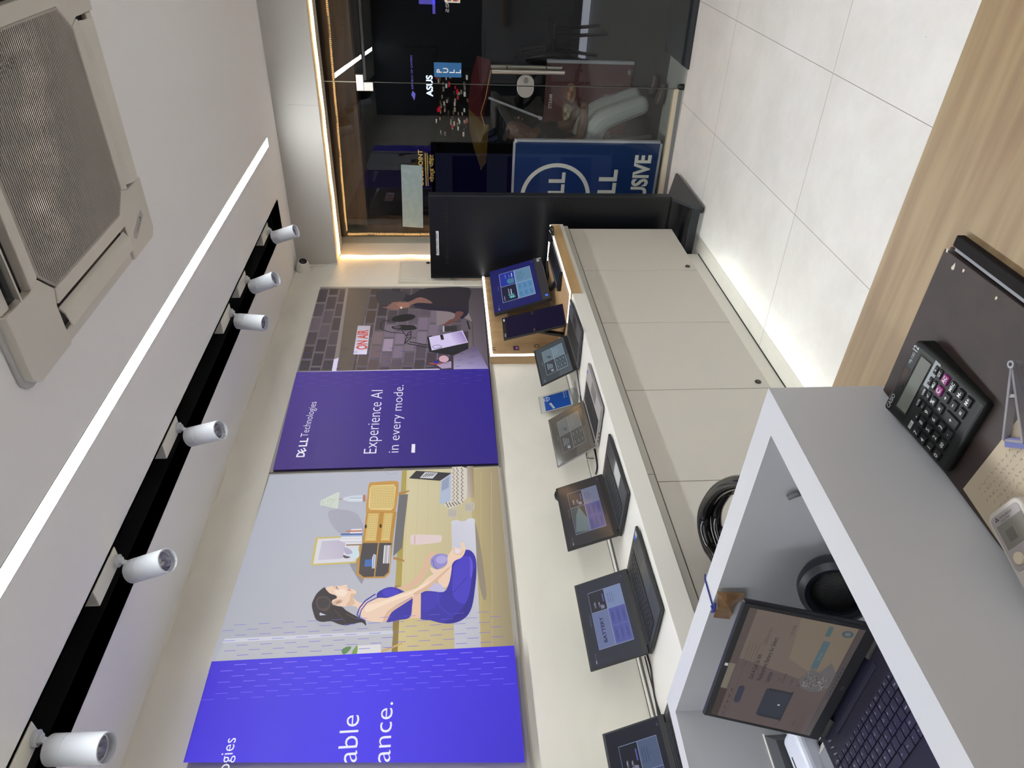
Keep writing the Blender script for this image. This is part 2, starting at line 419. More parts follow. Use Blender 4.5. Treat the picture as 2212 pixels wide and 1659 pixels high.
# joint in the bulkhead lining
tr = MB(); xj = wp(651, 227, 1, YF).x
tr.box(xj-.0008, xj+.0008, YF-.0006, YF, ZS, ZC-.09); struct(tr.build('trim_2', mat('joint_line', (150, 144, 136), .6)))

# ------------------------------------------------------------------ shopfront
ang = math.atan(.07)
def glass_box(x0, x1, z0, z1, th=.01, off=0):
    b = MB(); y0 = gy(x0)+off; y1 = gy(x1)+off
    b.add([(x0, y0, z0), (x1, y1, z0), (x1, y1+th, z0), (x0, y0+th, z0), (x0, y0, z1), (x1, y1, z1), (x1, y1+th, z1), (x0, y0+th, z1)],
          [(3,2,1,0), (4,5,6,7), (0,1,5,4), (1,2,6,5), (2,3,7,6), (3,0,4,7)])
    return b
def slab(b, x0, x1, z0, z1, d0, d1, m=0):
    y0, y1 = gy(x0), gy(x1)
    return b.add([(x0, y0+d0, z0), (x1, y1+d0, z0), (x1, y1+d1, z0), (x0, y0+d1, z0), (x0, y0+d0, z1), (x1, y1+d0, z1), (x1, y1+d1, z1), (x0, y0+d1, z1)],
          [(3,2,1,0), (4,5,6,7), (0,1,5,4), (1,2,6,5), (2,3,7,6), (3,0,4,7)], m)
win = thing('window_1', (-1.73, gy(-1.73), 0), 'fixed glass pane left of the door', 'window'); win['kind'] = 'structure'
def single(b, name, m, par): return b.build(name, m, par)
def pane(x0, x1, z0, z1, name, par):
    # one sheet, facing the room
    b = MB(); b.quad((x0, gy(x0), z0), (x1, gy(x1), z0), (x1, gy(x1), z1), (x0, gy(x0), z1)); return b.build(name, m_glass, par)
pane(XL+.005, -1.182, .06, 2.42, 'glass_pane', win)
b = MB(); slab(b, XL, -1.182, 0, .06, -.012, .03); b.build('bottom_channel', mat('channel_beige', (206, 194, 168), .6), win)
b = MB(); slab(b, XL, -1.19, .004, .03, -.0135, -.012); b.build('channel_screws', m_grey, win)
trn = thing('window_2', (-.5, gy(-.5), 2.12), 'glass transom over the door', 'window'); trn['kind'] = 'structure'
pane(-1.178, XR, 2.125, 2.42, 'glass_pane', trn)
b = MB(); slab(b, -1.182, -1.178, 2.12, 2.42, -.006, .006); b.build('edge_joint', mat('polished_edge', (190, 200, 190), .2), trn)
dr = thing('door_1', (-.7, gy(-.7), 0), 'frameless glass shop door', 'door'); dr['kind'] = 'structure'
pane(-1.172, .0, .02, 2.10, 'glass_leaf', dr)
b = MB(); slab(b, -1.168, .0, 2.103, 2.119, -.012, .012); b.build('top_gap', m_black, dr)
b = MB(); slab(b, -1.1815, -1.1785, .05, 2.12, -.006, .006); b.build('edge_joint', mat('polished_edge_dark', (90, 96, 92), .2), dr)
b = MB()   # patch fitting, L shaped
slab(b, -1.232, -1.134, 2.122, 2.17, -.014, .014); slab(b, -1.232, -1.178, 2.062, 2.122, -.014, .014)
b.build('patch_fitting', m_steel, dr, bevel=.002)
b = MB()
b.cyl((-1.083, gy(-1.083)-.07, 1.296), (-1.083, gy(-1.083)-.07, .824), .0145, seg=20)
b.cyl((-1.083, gy(-1.083)+.06, 1.296), (-1.083, gy(-1.083)+.06, .824), .0145, seg=20)
for z in (1.19, .93): b.cyl((-1.083, gy(-1.083)-.07, z), (-1.083, gy(-1.083)+.06, z), .008, seg=14)
b.build('door_handle', m_steel, dr, smooth=True)
def oval(x0, x1, z0, z1, r, n=8):
    p = []
    for qx, qz, a0 in ((x1-r, z1-r, 0), (x0+r, z1-r, 90), (x0+r, z0+r, 180), (x1-r, z0+r, 270)):
        for i in range(n+1): a = R(a0+90*i/n); p.append((qx+r*math.cos(a), qz+r*math.sin(a)))
    return p
def onglass(pts, d0, d1, m=0, b=None):
    b = b or MB(); n = len(pts)
    v = [(p[0], gy(p[0])+d0, p[1]) for p in pts]+[(p[0], gy(p[0])+d1, p[1]) for p in pts]
    f = [tuple(range(n)), tuple(range(n, 2*n))[::-1]]+[(i, i+n, (i+1) % n+n, (i+1) % n) for i in range(n)]
    return b.add(v, f, m)
b = MB(); A = [p for p in oval(-1.252, -1.111, 1.014, 1.124, .052)]
onglass([(max(p[0], -1.178), p[1]) for p in A], -.02, -.002, 0, b); onglass([(min(p[0], -1.183), p[1]) for p in A], -.02, -.002, 0, b)
g_ = gy(-1.145); b.cyl((-1.145, g_-.034, 1.068), (-1.145, g_-.018, 1.068), .016, seg=20, m=1)
for sx, sz in ((-1.128, 1.1), (-1.128, 1.035), (-1.2, 1.105), (-1.2, 1.03)): b.cyl((sx, gy(sx)-.0215, sz), (sx, gy(sx)-.019, sz), .003, seg=8, m=1)
b.build('lock_plate', [m_steel, mat('lock_chrome', (150, 148, 145), .15, 1)], dr, bevel=.0015)
b = MB(); b.lathe((-1.165, gy(-1.165)-.02, .0), (0, 0, 1), [(0, .04), (.012, .04), (.02, .028), (.02, 0)], 16); b.build('floor_bolt', m_black, dr, smooth=True)

# PULL sticker
t = thing('pull_sign', (-1.09, gy(-1.09)-.003, 1.49), 'blue sticker with white letters PULL, one above the other, on the glass door', 'sign')
b = MB(); slab(b, -1.14, -1.053, 1.49, 1.667, -.003, -.001)
b.build('sticker', mat('pull_blue', (32, 96, 150), .4), t)
b = MB()
for i, ch_ in enumerate('PULL'):
    z = 1.667-.0495-i*.041; x = -1.114; b.text(ch_, (x, gy(x)-.0034, z), (1, .07, 0), (0, 0, 1), None, .034, weight=.02)
b.build('lettering', mat('sticker_white', (226, 226, 224), .5), t)
# paper notice on the fixed pane
b = MB(); onglass([(-2.16, 1.772), (-1.712, 1.764), (-1.706, 1.91), (-2.15, 1.918)], -.002, -.0005, 0, b)
tag(b.build('paper_notice', noisemat('notice_paper', (118, 140, 146), (126, 146, 152), 30, .6)), 'plain pale grey-green paper notice stuck high on the fixed glass pane', 'notice')
# small coloured card at the top edge of the picture
t = thing('promo_card', (-.70, gy(-.7), 1.49), 'small colourful card with white border stuck on the glass door near the top edge', 'card')
b = MB(); onglass([(-.712, 1.497), (-.6, 1.49), (-.6, 1.587), (-.712, 1.59)], -.003, -.001, 0, b); b.build('card', mat('card_white', (225, 222, 215), .5), t)
b = MB()
for i, cc in enumerate(((230, 150, 40), (40, 90, 180), (210, 60, 40), (240, 200, 90), (60, 120, 200), (200, 90, 40))):
    z = 1.505+.012*i; b.box(-.705, -.655+.01*(i % 3), gy(-.7)-.0045, gy(-.7)-.0035, z, z+.011, c=cc)
b.build('card_print', m_flat, t)
b = MB(); b.text('Series', (-.766, gy(-.77)-.002, 1.566), (1, .07, 0), (0, 0, 1), .16, .034, weight=-.012)
for v in b.v: v.x = -.766+(v.x+.766)
o = b.build('window_lettering', mat('vinyl_white', (190, 190, 190), .6))
# lettering is applied to be read from the corridor, so it is reversed here
for v in o.data.vertices: 
    pass
me = o.data
xs = [v.co.x for v in me.vertices]; lo_ = min(xs)
for v in me.vertices:
    d_ = v.co.x-lo_; v.co.x = lo_+(.16-d_); v.co.y = gy(v.co.x)-.002
tag(o, 'thin white reversed vinyl lettering on the glass door beside the small card', 'lettering')

# Blue standee poster with ring logo just outside the fixed pane
def logo_letters(b, O, U, V, width, cap, m=0, c=None, wt=.03):
    "the D, tilted E, L, L word"
    O = Vector(O); U = Vector(U).normalized(); V = Vector(V).normalized(); w4 = width/4
    b.text('D', O, U, V, w4*1.02, cap, m, c, wt)
    a = R(32); U2 = U*math.cos(a)+V*math.sin(a); V2 = -U*math.sin(a)+V*math.cos(a)
    b.text('E', O+U*w4*1.22-V*cap*.12, U2, V2, w4*.78, cap*.9, m, c, wt)
    b.text('L', O+U*w4*2.15, U, V, w4*.82, cap, m, c, wt)
    b.text('L', O+U*w4*3.08, U, V, w4*.82, cap, m, c, wt)
def standee():
    yp = 4.90
    t = thing('poster_board', (-1.95, yp, .08), 'blue board with a white ring logo and large white letters, behind the fixed glass pane', 'poster')
    mblue = mat('poster_blue', (8, 36, 80), .5, emit=(12, 46, 96), es=.15)  # board is no lamp; a faint glow is put into its blue
    MB().box(-2.27, -1.555, yp+.01, yp+.03, .085, 1.115).build('board', mblue, t)
    MB().box(-1.555, -1.54, yp+.005, yp+.035, .07, 1.13).box(-2.27, -1.54, yp+.005, yp+.035, 1.115, 1.13).box(-2.27, -1.54, yp+.005, yp+.035, .07, .085).build('edge_frame', mat('board_frame', (176, 176, 182), .4), t)
    b = MB(); y = yp+.0095
    p = wp(1110+1196-1090, 0, 1, y)
    def q(cx, cy): return wp(1090+cx/5.978, 280+cy/5.978, 1, y)
    topc = q(700, 460); L_ = q(230, 840); R_ = q(1070, 840)
    cz = (q(225, 860).z+q(1075, 860).z)/2; ro = abs(q(225, 860).z-q(1075, 860).z)/2
    cx = topc.x-ro
    seg = 48
    for i in range(seg):
        a0, a1 = 2*math.pi*i/seg, 2*math.pi*(i+1)/seg
        b.quad(*[(cx+r_*math.cos(a), y, cz+r_*math.sin(a)) for r_, a in ((ro*.94, a0), (ro*1.06, a0), (ro*1.06, a1), (ro*.94, a1))])
    # word in the ring
    e1 = q(780, 550); e0 = q(560, 550); capz = abs(q(560, 620).z-q(780, 620).z)*.93
    W_ = 1.52*ro
    logo_letters(b, (q(780, 550).x-W_, y, q(775, 600).z), (1,0,0), (0,0,1), W_*1.02, capz, wt=.035)
    capz = abs(q(1205, 660).z-q(1440, 660).z)*.96
    logo_letters(b, (q(1460, 520).x-W_*1.1, y, q(1440, 640).z), (1,0,0), (0,0,1), W_*1.13, capz, wt=.035)
    capz = abs(q(1600, 560).z-q(1860, 500).z)*.82; we = 0.60
    b.text('EXCLUSIVE', (q(1885, 330).x-.62, y, q(1875, 450).z), (1,0,0), (0,0,1), .62, capz, weight=.035)
    b.build('lettering', mat('poster_cream', (200, 196, 184), .6, emit=(200, 196, 184), es=.16), t)  # same faint glow put into the cream letters
standee()

# door mat and marble threshold
b = MB(); b.add([(-1.045, 4.825, .001), (.2, 4.91, .001), (.2, 5.5, .001), (-1.045, 5.4, .001), (-1.045, 4.825, .012), (.2, 4.91, .012), (.2, 5.5, .012), (-1.045, 5.4, .012)],
   [(3,2,1,0), (4,5,6,7), (0,1,5,4), (1,2,6,5), (2,3,7,6), (3,0,4,7)])
tag(b.build('door_mat', noisemat('mat_fibre', (62, 66, 72), (40, 42, 46), 260, .95, bump=.6)), 'dark grey fibre doormat lying under the glass door', 'mat')

# ------------------------------------------------------------------ outside the glass
mo_c = mat('corridor_ceiling', (74, 54, 43), .7)
mo_w = mat('corridor_wall', (26, 27, 33), .6)
struct(MB().box(-9, 4, 4.80, 10, 2.66, 2.75).build('ceiling', mo_c))
mo_f = mat('corridor_floor', (76, 76, 76), .5)
struct(MB().box(-9, 4, 4.86, 10.2, -.12, -.004).build('floor', mo_f))
struct(MB().box(-9, 4, 9.6, 9.7, -.1, 2.75).build('wall_corridor', mo_w))
struct(MB().box(-3.0, XR, 4.845, 5.28, -.004, .0008).build('trim_3', mat('marble_sill', (176, 178, 172), .3)))
mbrown = noisemat('jamb_wood', (84, 62, 46), (64, 46, 34), 6, .5, (.4, 4, 4))
b = MB(); b.box(XL-.1, XL+.055, 5.02, 5.2, 0, 2.66).build('trim_4', mbrown); struct(bpy.data.objects['trim_4'])
b = MB(); b.box(XL-.1, XR, 5.02, 5.2, 2.2, 2.66); b.box(XL+.05, XR, 5.0, 5.02, 2.19, 2.22); struct(b.build('trim_5', mbrown))
struct(MB().box(XL-.2, XL-.1, 4.93, 5.3, -.1, 2.75).build('wall_jamb', mo_w))
for i, (x, y, l) in enumerate(((-2.51, 7.94, 'round glowing ceiling downlight outside, the nearer one with the larger halo'), (-2.62, 8.86, 'round glowing ceiling downlight outside, the one farther from the shop'))):
    t = thing('ceiling_downlight', (x, y, 2.66), l, 'ceiling light', group='downlights in the corridor ceiling')
    MB().cyl((x, y, 2.652), (x, y, 2.66), .115, seg=32).build('lamp_disc', mat('downlight_disc', (255,255,255), .5, emit=(225, 238, 255), es=8), t)
    MB().lathe((x, y, 2.645), (0, 0, 1), [(.116, .012), (.13, .004), (.138, .015)], 32).build('lamp_ring', m_white, t, smooth=True)
# shop signs across the corridor
def sign(name, label, board, rgb, texts, y=9.598):
    t = thing(name, ((board[0]+board[1])/2, y, board[2]), label, 'sign')
    MB().box(board[0], board[1], y-.03, y, board[2], board[3]).build('sign_board', mat(name+'_board', rgb, .5), t)
    b = MB()
    for body, x, z, wd, cap, wt in texts: b.text(body, (x, y-.034, z), (1,0,0), (0,0,1), wd, cap, weight=wt)
    return t, b
t, b = sign('shop_sign', 'glowing white ASUS letters on a dark shop board outside', (-3.1, -1.9, 1.70, 2.12), (12, 13, 24),
  [('ASUS', -2.47, 1.745, .26, .082, .03), ])
b.build('lettering', mat('sign_white', (255,255,255), .5, emit=(225, 235, 255), es=1.6), t)
b = MB(); b.add([(-2.52, 9.56, 1.985), (-2.45, 9.56, 2.02), (-2.40, 9.56, 2.0), (-2.44, 9.56, 1.965), (-2.49, 9.56, 1.975)], [(0,1,2,3,4)[::-1]])
b.text('REPUBLIC OF GAMERS', (-2.38, 9.56, 1.99), (1,0,0), (0,0,1), .40, .024); b.build('eye_emblem', mat('sign_violet', (150,140,240), .5, emit=(120, 112, 220), es=.7), t)
t, b = sign('jeweller_sign', 'black and purple sign with gold GOLDPOINT lettering outside', (-3.85, -3.1, 1.70, 2.0), (22, 16, 48),
  [('GOLDPOINT', -3.66, 1.905, .5, .06, .02), ('गोल्ड पॉइंट', -3.6, 1.76, .38, .05, 0)])
b.box(-3.66, -3.2, 9.562, 9.563, 1.862, 1.872).box(-3.66, -3.2, 9.562, 9.563, 1.838, 1.845)
b.build('lettering', mat('sign_gold', (230,190,90), .5, emit=(220, 180, 96), es=.7), t)
# lit shop window display beside ASUS
t = thing('window_display', (-2.45, 9.5, 1.3), 'small lit display of mixed red and white products under the glowing letters outside', 'shop display')
b = MB(); random.seed(3)
for i in range(70):
    x = -2.95+random.random()*.75; z = 1.28+random.random()*.42; s_ = .008+random.random()*.018
    cc = random.choice([(190, 170, 150), (150, 140, 120), (210, 30, 50), (60, 50, 40), (120, 110, 100), (90, 80, 70), (200, 200, 190)])
    b.box(x, x+s_*1.6, 9.50-random.random()*.05, 9.56, z, z+s_, c=cc)
tag(b.build('display_goods', colmat('lit_goods', .5, .5), t), kind='stuff'); MB().box(-3.0, -2.15, 9.56, 9.6, 1.24, 1.69).build('display_back', m_black, t)  # goods glow by emission standing in for display lighting
t = thing('lit_sign_corner', (-2.05, 9.5, 1.7), 'dim violet glowing corner of a sign outside at the picture top', 'sign')
a_ = wp(905, 14, 1, 9.5); b_ = wp(942, 30, 1, 9.5)
MB().box(b_.x, b_.x+.28, 9.5, 9.52, wp(940, 10, 1, 9.5).z, wp(934, 10, 1, 9.5).z).box(b_.x+.1, b_.x+.2, 9.5, 9.52, wp(940, 10, 1, 9.5).z, wp(905, 10, 1, 9.5).z).build('glow_panel', mat('violet_glow', (120,110,220), .5, emit=(96, 88, 190), es=.8), t)
# lit step across
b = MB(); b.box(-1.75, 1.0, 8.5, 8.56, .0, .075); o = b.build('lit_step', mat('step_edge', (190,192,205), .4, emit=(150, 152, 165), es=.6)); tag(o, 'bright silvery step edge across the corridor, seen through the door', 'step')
# menu board
def menu():
    y = 6.2; t = thing('menu_board', (-1.62, y, 0), 'dark red menu board headed STEAM standing outside behind the door lock', 'menu board')
    def q(cx, cy): return wp(1150+cx/8.296, 100+cy/8.296, 1, y)
    x0, x1 = q(240, 1560).x, q(240, 290).x; z1 = q(240, 700).z; z0 = .02
    MB().box(x0, x1, y, y+.02, z0, z1).build('board', mat('menu_maroon', (62, 36, 36), .6, emit=(60, 36, 36), es=.35), t)  # board, rail and print get an added glow; none is a lamp
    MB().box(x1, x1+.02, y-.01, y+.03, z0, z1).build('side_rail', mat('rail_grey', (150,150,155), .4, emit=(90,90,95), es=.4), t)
    b = MB()
    def blob(cx, cy, rx, ry, c, k, n=20):
        b.add([q(cx+rx*math.cos(2*math.pi*i/n), cy+ry*math.sin(2*math.pi*i/n))+Vector((0, -.0008*k, 0)) for i in range(n)], [tuple(range(n))], c=c)
    b.text('STEAM', q(340, 1115)+Vector((0, -.001, 0)), (1,0,0), (0,0,1), q(340, 860).x-q(340, 1115).x, abs(q(280, 1000).z-q(340, 1000).z), c=(190, 180, 176), weight=.02)
    b.text('MENU', q(520, 1060)+Vector((0, -.001, 0)), (1,0,0), (0,0,1), .17, .035, c=(110, 40, 40), weight=.02)
    blob(690, 830, 95, 180, (120, 96, 76), 1); blob(670, 840, 60, 140, (100, 50, 30), 2); blob(690, 760, 30, 50, (170, 130, 90), 3); blob(655, 860, 30, 50, (170, 130, 90), 3); blob(650, 930, 25, 40, (165, 125, 80), 3)
    blob(620, 1200, 85, 180, (115, 105, 85), 1); blob(590, 1140, 30, 50, (170, 160, 130), 3); blob(640, 1230, 30, 50, (170, 160, 130), 3); blob(590, 1290, 26, 40, (165, 155, 125), 3)
    blob(780, 1195, 40, 100, (150, 146, 146), 2); blob(1735, 470, 28, 50, (140, 138, 138), 2)
    def bar(cx0, cx1, cy0, cy1, c): b.add([q(cx0, cy1)+Vector((0,-.001,0)), q(cx0, cy0)+Vector((0,-.001,0)), q(cx1, cy0)+Vector((0,-.001,0)), q(cx1, cy1)+Vector((0,-.001,0))], [(0,1,2,3)], c=c)
    bar(1280, 1350, 860, 1430, (140, 132, 118)); bar(880, 940, 1115, 1410, (110, 100, 92))
    for i in range(5):
        for k, xx in enumerate((1000, 1390)):
            for yy, L_ in ((670, 60), (1030, 70), (1330, 130)): bar(xx+i*58, xx+i*58+16, yy, yy+L_*(.7+.1*((i*3) % 4)), (120, 112, 110))
    b.build('menu_print', colmat('menu_print', .5, .32), t)
menu()
# umbrella outside
def umbrella():
    y = 6.4; t = thing('umbrella', (-1.85, y, 1.25), 'red and yellow umbrella lying open with a white shaft, outside the glass', 'umbrella')
    def q(px, py, d=0): return wp(px, py, 1, y)+Vector((0, d, 0))
    red = [(1030, 120), (1018, 165), (1012, 215), (1012, 235), (1045, 268), (1047, 240), (1056, 205), (1062, 160), (1060, 130)]
    yel = [(1012, 235), (1014, 280), (1024, 322), (1039, 366), (1050, 352), (1056, 270), (1046, 268)]
    for nm, pts, col in (('red_panel', red, (120, 32, 44)), ('yellow_panel', yel, (156, 122, 52))):
        b = MB(); n = len(pts); c0 = Vector((0,0,0))
        P = [q(*p) for p in pts]; ce = sum(P, Vector())/n+Vector((0, -.12, 0))
        b.add(P+[ce], [(i, (i+1) % n, n) for i in range(n)]); P2 = [p+Vector((0,.004,0)) for p in P]
        b.add(P2+[ce+Vector((0,.004,0))], [((i+1) % n, i, n) for i in range(n)])
        b.build(nm, mat('umbrella_'+nm, tuple(int(c_*.6) for c_ in col), .7, emit=col, es=.06), t)  # panels, shaft and rib carry a faint glow put into their colours
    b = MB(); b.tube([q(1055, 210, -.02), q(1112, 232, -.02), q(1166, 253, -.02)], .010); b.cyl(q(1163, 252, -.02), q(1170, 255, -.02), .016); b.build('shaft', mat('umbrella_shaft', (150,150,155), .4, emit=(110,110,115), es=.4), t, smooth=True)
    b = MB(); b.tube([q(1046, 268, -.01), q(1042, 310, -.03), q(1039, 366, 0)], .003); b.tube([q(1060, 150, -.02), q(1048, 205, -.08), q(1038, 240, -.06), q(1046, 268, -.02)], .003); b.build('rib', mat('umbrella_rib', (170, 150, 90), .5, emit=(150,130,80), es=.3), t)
umbrella()
# chair outside
def plastic_chair():
    y = 7.5; t = thing('plastic_chair', (-1.42, y, 0), 'black plastic chair standing outside beyond the door handle', 'chair')
    def q(px, py, d=0): return wp(px, py, 1, y)+Vector((0, d, 0))
    m = mat('chair_black', (10, 11, 14), .3)
    b = MB(); zs = q(1196, 80).z
    x0, x1 = q(1190, 150).x, q(1190, 52).x
    b.box(x0+.03, x1, y, y+.42, zs-.03, zs+.01); b.build('seat', m, t, bevel=.012)
    b = MB(); b.tube([q(1135, 128), q(1160, 122), q(1195, 118), q(1240, 126), q(1290, 140)], [.02, .03, .035, .02, .012]); b.tube([q(1135, 128, .42), q(1160, 122, .42), q(1195, 118, .42), q(1240, 126, .42), q(1290, 140, .42)], [.02, .03, .035, .02, .012]); 
    b.box(x0-.01, x0+.03, y, y+.42, zs, zs+.34); b.build('backrest', m, t, smooth=True)
    for d in (0, .4):
        for px, py in ((1290, 72), (1282, 138)):
            b = MB(); b.tube([q(1200, 80 if py < 100 else 125, d), Vector((q(px, py, d).x, q(px, py, d).y, -.004))], .017); b.build('leg', m, t)
plastic_chair()

# person sitting outside
def person():
    t = thing('person', (-1.6, 5.35, 0), 'person in dark top and white trousers sitting on a stool outside the glass', 'person')
    y = 5.35
    def q(px, py, d=0): return wp(px, py, 1, y)+Vector((0, d, 0))
    def skin(name, chains, m, sub=2):
        vs = []; es = []; rs = []
        idx = {}
        for ch in chains:
            prev = None
            for p, r_ in ch:
                k = tuple(round(c_, 4) for c_ in p)
                if k not in idx: idx[k] = len(vs); vs.append(p); rs.append(r_)
                i = idx[k]
                if prev is not None and prev != i: es.append((prev, i))
                prev = i
        me = bpy.data.meshes.new(name); me.from_pydata([tuple(Vector(v)-t.location) for v in vs], es, [])
        o = bpy.data.objects.new(name, me); COL.objects.link(o); o.parent = t
        sk = o.modifiers.new('skin', 'SKIN'); sl = me.skin_vertices[0].data
        for i, r_ in enumerate(rs): sl[i].radius = (r_, r_); sl[i].use_root = (i == 0)
        sb = o.modifiers.new('sub', 'SUBSURF'); sb.levels = sub; sb.render_levels = sub
        me.materials.append(m); return o
    hip = Vector((-1.78, y, .52)); chest = Vector((-1.72, y, .86)); neck = Vector((-1.66, y-.02, .98)); head = Vector((-1.60, y-.02, 1.07)); top = Vector((-1.60, y-.02, 1.16))
    skn = mat('skin_brown', (84, 56, 46), .6); wht = mat('trouser_white', (150, 152, 150), .8, bump=(18, .5)); drk = mat('shirt_dark', (26, 26, 30), .8)
    skin('body', [[(hip, .12), (chest, .13), (neck, .055), (head, .085), (top, .06)], [(chest, .13), (chest+Vector((.04, -.2, 0)), .055), (chest+Vector((.10, -.2, -.24)), .042), (chest+Vector((.28, -.12, -.27)), .033), (chest+Vector((.35, -.1, -.27)), .03)],
      [(chest, .13), (chest+Vector((.04, .2, 0)), .055), (chest+Vector((.10, .2, -.24)), .042), (chest+Vector((.28, .12, -.27)), .033)]], skn)
    skin('shirt', [[(hip+Vector((0,0,.05)), .145), (chest, .15), (chest+Vector((.03, 0, .09)), .09)], [(chest, .15), (chest+Vector((.04, -.2, 0)), .07), (chest+Vector((.08, -.2, -.16)), .06)], [(chest, .15), (chest+Vector((.04, .2, 0)), .07), (chest+Vector((.08, .2, -.16)), .06)]], drk)
    for s_ in (-1, 1):
        dy = .09*s_
        skin('trouser_leg', [[(hip+Vector((0, dy, 0)), .12), (hip+Vector((.16, dy*1.2, .01)), .11), (Vector((-1.50, y+dy*1.3, .48)), .085), (Vector((-1.43, y+dy*1.3, .3)), .075), (Vector((-1.36, y+dy*1.3, .12)), .07)]], wht)
        skin('shoe', [[(Vector((-1.38, y+dy*1.3, .05)), .04), (Vector((-1.30, y+dy*1.3, .035)), .036), (Vector((-1.22, y+dy*1.3, .03)), .028)]], mat('shoe_brown', (70, 58, 52), .5))
    skin('hair', [[(head+Vector((-.03, 0, .05)), .085), (top+Vector((-.015, 0, .0)), .075)]], mat('hair_black', (18, 16, 18), .8))
    for k in (-1, 1):
        MB().lathe(head+Vector((.075, k*.03, .012)), (1, 0, 0), [(0, .012), (.006, .01), (.008, .004), (.008, 0)], 10).build('eye', m_black, t, smooth=True)
    MB().lathe(head+Vector((.08, 0, -.01)), (1, 0, -.2), [(0, .02), (.008, .015), (.012, 0)], 10).build('nose', skn, t, smooth=True)
    MB().box(head.x+.07, head.x+.083, head.y-.02, head.y+.02, head.z-.043, head.z-.037).build('mouth', mat('lip', (110, 60, 56), .6), t, bevel=.002)
    b = MB(); b.cyl((-1.78, y, .36), (-1.78, y, .40), .17, seg=24)
    o = thing('stool', (-1.78, y, 0), 'low round stool under the person outside the glass', 'stool'); b.build('seat', mat('stool_red', (90, 40, 40), .5), o)
    for k in range(4):
        a = R(45+90*k); MB().cyl((-1.78+.1*math.cos(a), y+.1*math.sin(a), .36), (-1.78+.15*math.cos(a), y+.15*math.sin(a), 0), .014, seg=10).build('leg', m_grey, o)
person()

# things on the back wall of the shop, met only as reflections in the glass
t = thing('display_board', (-1.18, YB+.02, .5), 'grey board with dark intel lettering on the wall behind the camera, mirrored in the door', 'sign')
MB().box(-1.75, .2, YB+.001, YB+.02, .35, .95).build('board', mat('board_grey', (190, 188, 180), .6), t)
b = MB(); b.text('intel', (-.93, YB+.0215, .66), (-1, 0, 0), (0, 0, 1), .50, .17, weight=.02); b.build('lettering', m_black, t)

# ------------------------------------------------------------------ counter along the left wall
CZ = .955; CF = -1.80; CE = 4.08
t = thing('display_counter', (-2.04, 1.8, .85), 'long white worktop along the left wall carrying the display laptops', 'counter')
b = MB(); b.box(XL+.001, CF, -.6, CE, CZ-.075, CZ); b.build('worktop', m_white, t, bevel=.0015)
b = MB()
ys = [CE, 1.855, -.37]
for y1, y0 in ((CE, 1.857), (1.854, -.6)): b.box(XL+.02, CF-.012, y0, y1, .85, CZ-.0755)
b.build('fascia', mat('fascia_laminate', (178, 174, 164), .4), t)
# cable trunking along the back
t = thing('cable_trunking', (XL+.1, 1.3, CZ), 'black cable slot with leads running along the back of the white worktop', 'cable trunking')
MB().box(XL+.045, XL+.068, -.6, 2.2, CZ-.0002, CZ+.0012).build('slot', m_black, t)
MB().box(XL+.004, XL+.008, -.6, 3.2, CZ, CZ+.0015).build('slot_line', m_dark, t)
# cabinets
dy = [4.085, 3.523, 2.96, 2.40, 1.835, 1.272, .71, .148, -.41]
mlock = mat('lock_metal', (90, 86, 80), .3, 1)
lab = ['farthest grey base cabinet, beside the black signage stand, with a round lock', 'second grey base cabinet from the signage stand', 'third grey base cabinet from the signage stand, with a lock at its bottom corner',
 'grey base cabinet directly beyond the corner of the white desk', 'grey base cabinet behind the black curved armrest', 'grey base cabinet glimpsed between worktop and desk, nearest visible', 'grey base cabinet hidden behind the desk', 'grey base cabinet hidden at the near end']
for i in range(len(dy)-1):
    y1, y0 = dy[i], dy[i+1]
    t = thing('base_cabinet', (-2.06, (y0+y1)/2, .18), lab[i], 'cabinet', group='grey base cabinets under the long worktop')
    MB().box(XL+.02, -1.852, y0+.001, y1-.001, .19, .845).build('carcass', m_dark, t)
    d = MB(); d.box(-1.85, -1.832, y0+.0018, y1-.0018, .178, .838); dd = d.build('cabinet_door', m_door, t, bevel=.001)
    if i in (0, 2, 4):
        b = MB(); ly = y0+.045; lz = .222
        b.lathe((-1.832, ly, lz), (1, 0, 0), [(.0, .004), (.008, .004), (.010, .006), (.014, .004), (.0145, 0)], 20); b.build('lock', mlock, dd, smooth=True)
# plinth with light underneath
t = thing('cabinet_plinth', (-1.97, 1.8, 0), 'white recessed plinth under the grey base cabinets, lit from above', 'plinth')
MB().box(XL+.03, -1.965, -.5, 4.0, .004, .178).build('plinth_board', m_white, t)
MB().box(-1.965, -1.963, -.5, 4.0, .0, .006).build('floor_gap', m_dark, t)
MB().box(-1.955, -1.935, -.45, 3.95, .170, .1775).build('light_strip', mat('plinth_light', (255,255,255), .5, emit=(250, 255, 244), es=9), t)

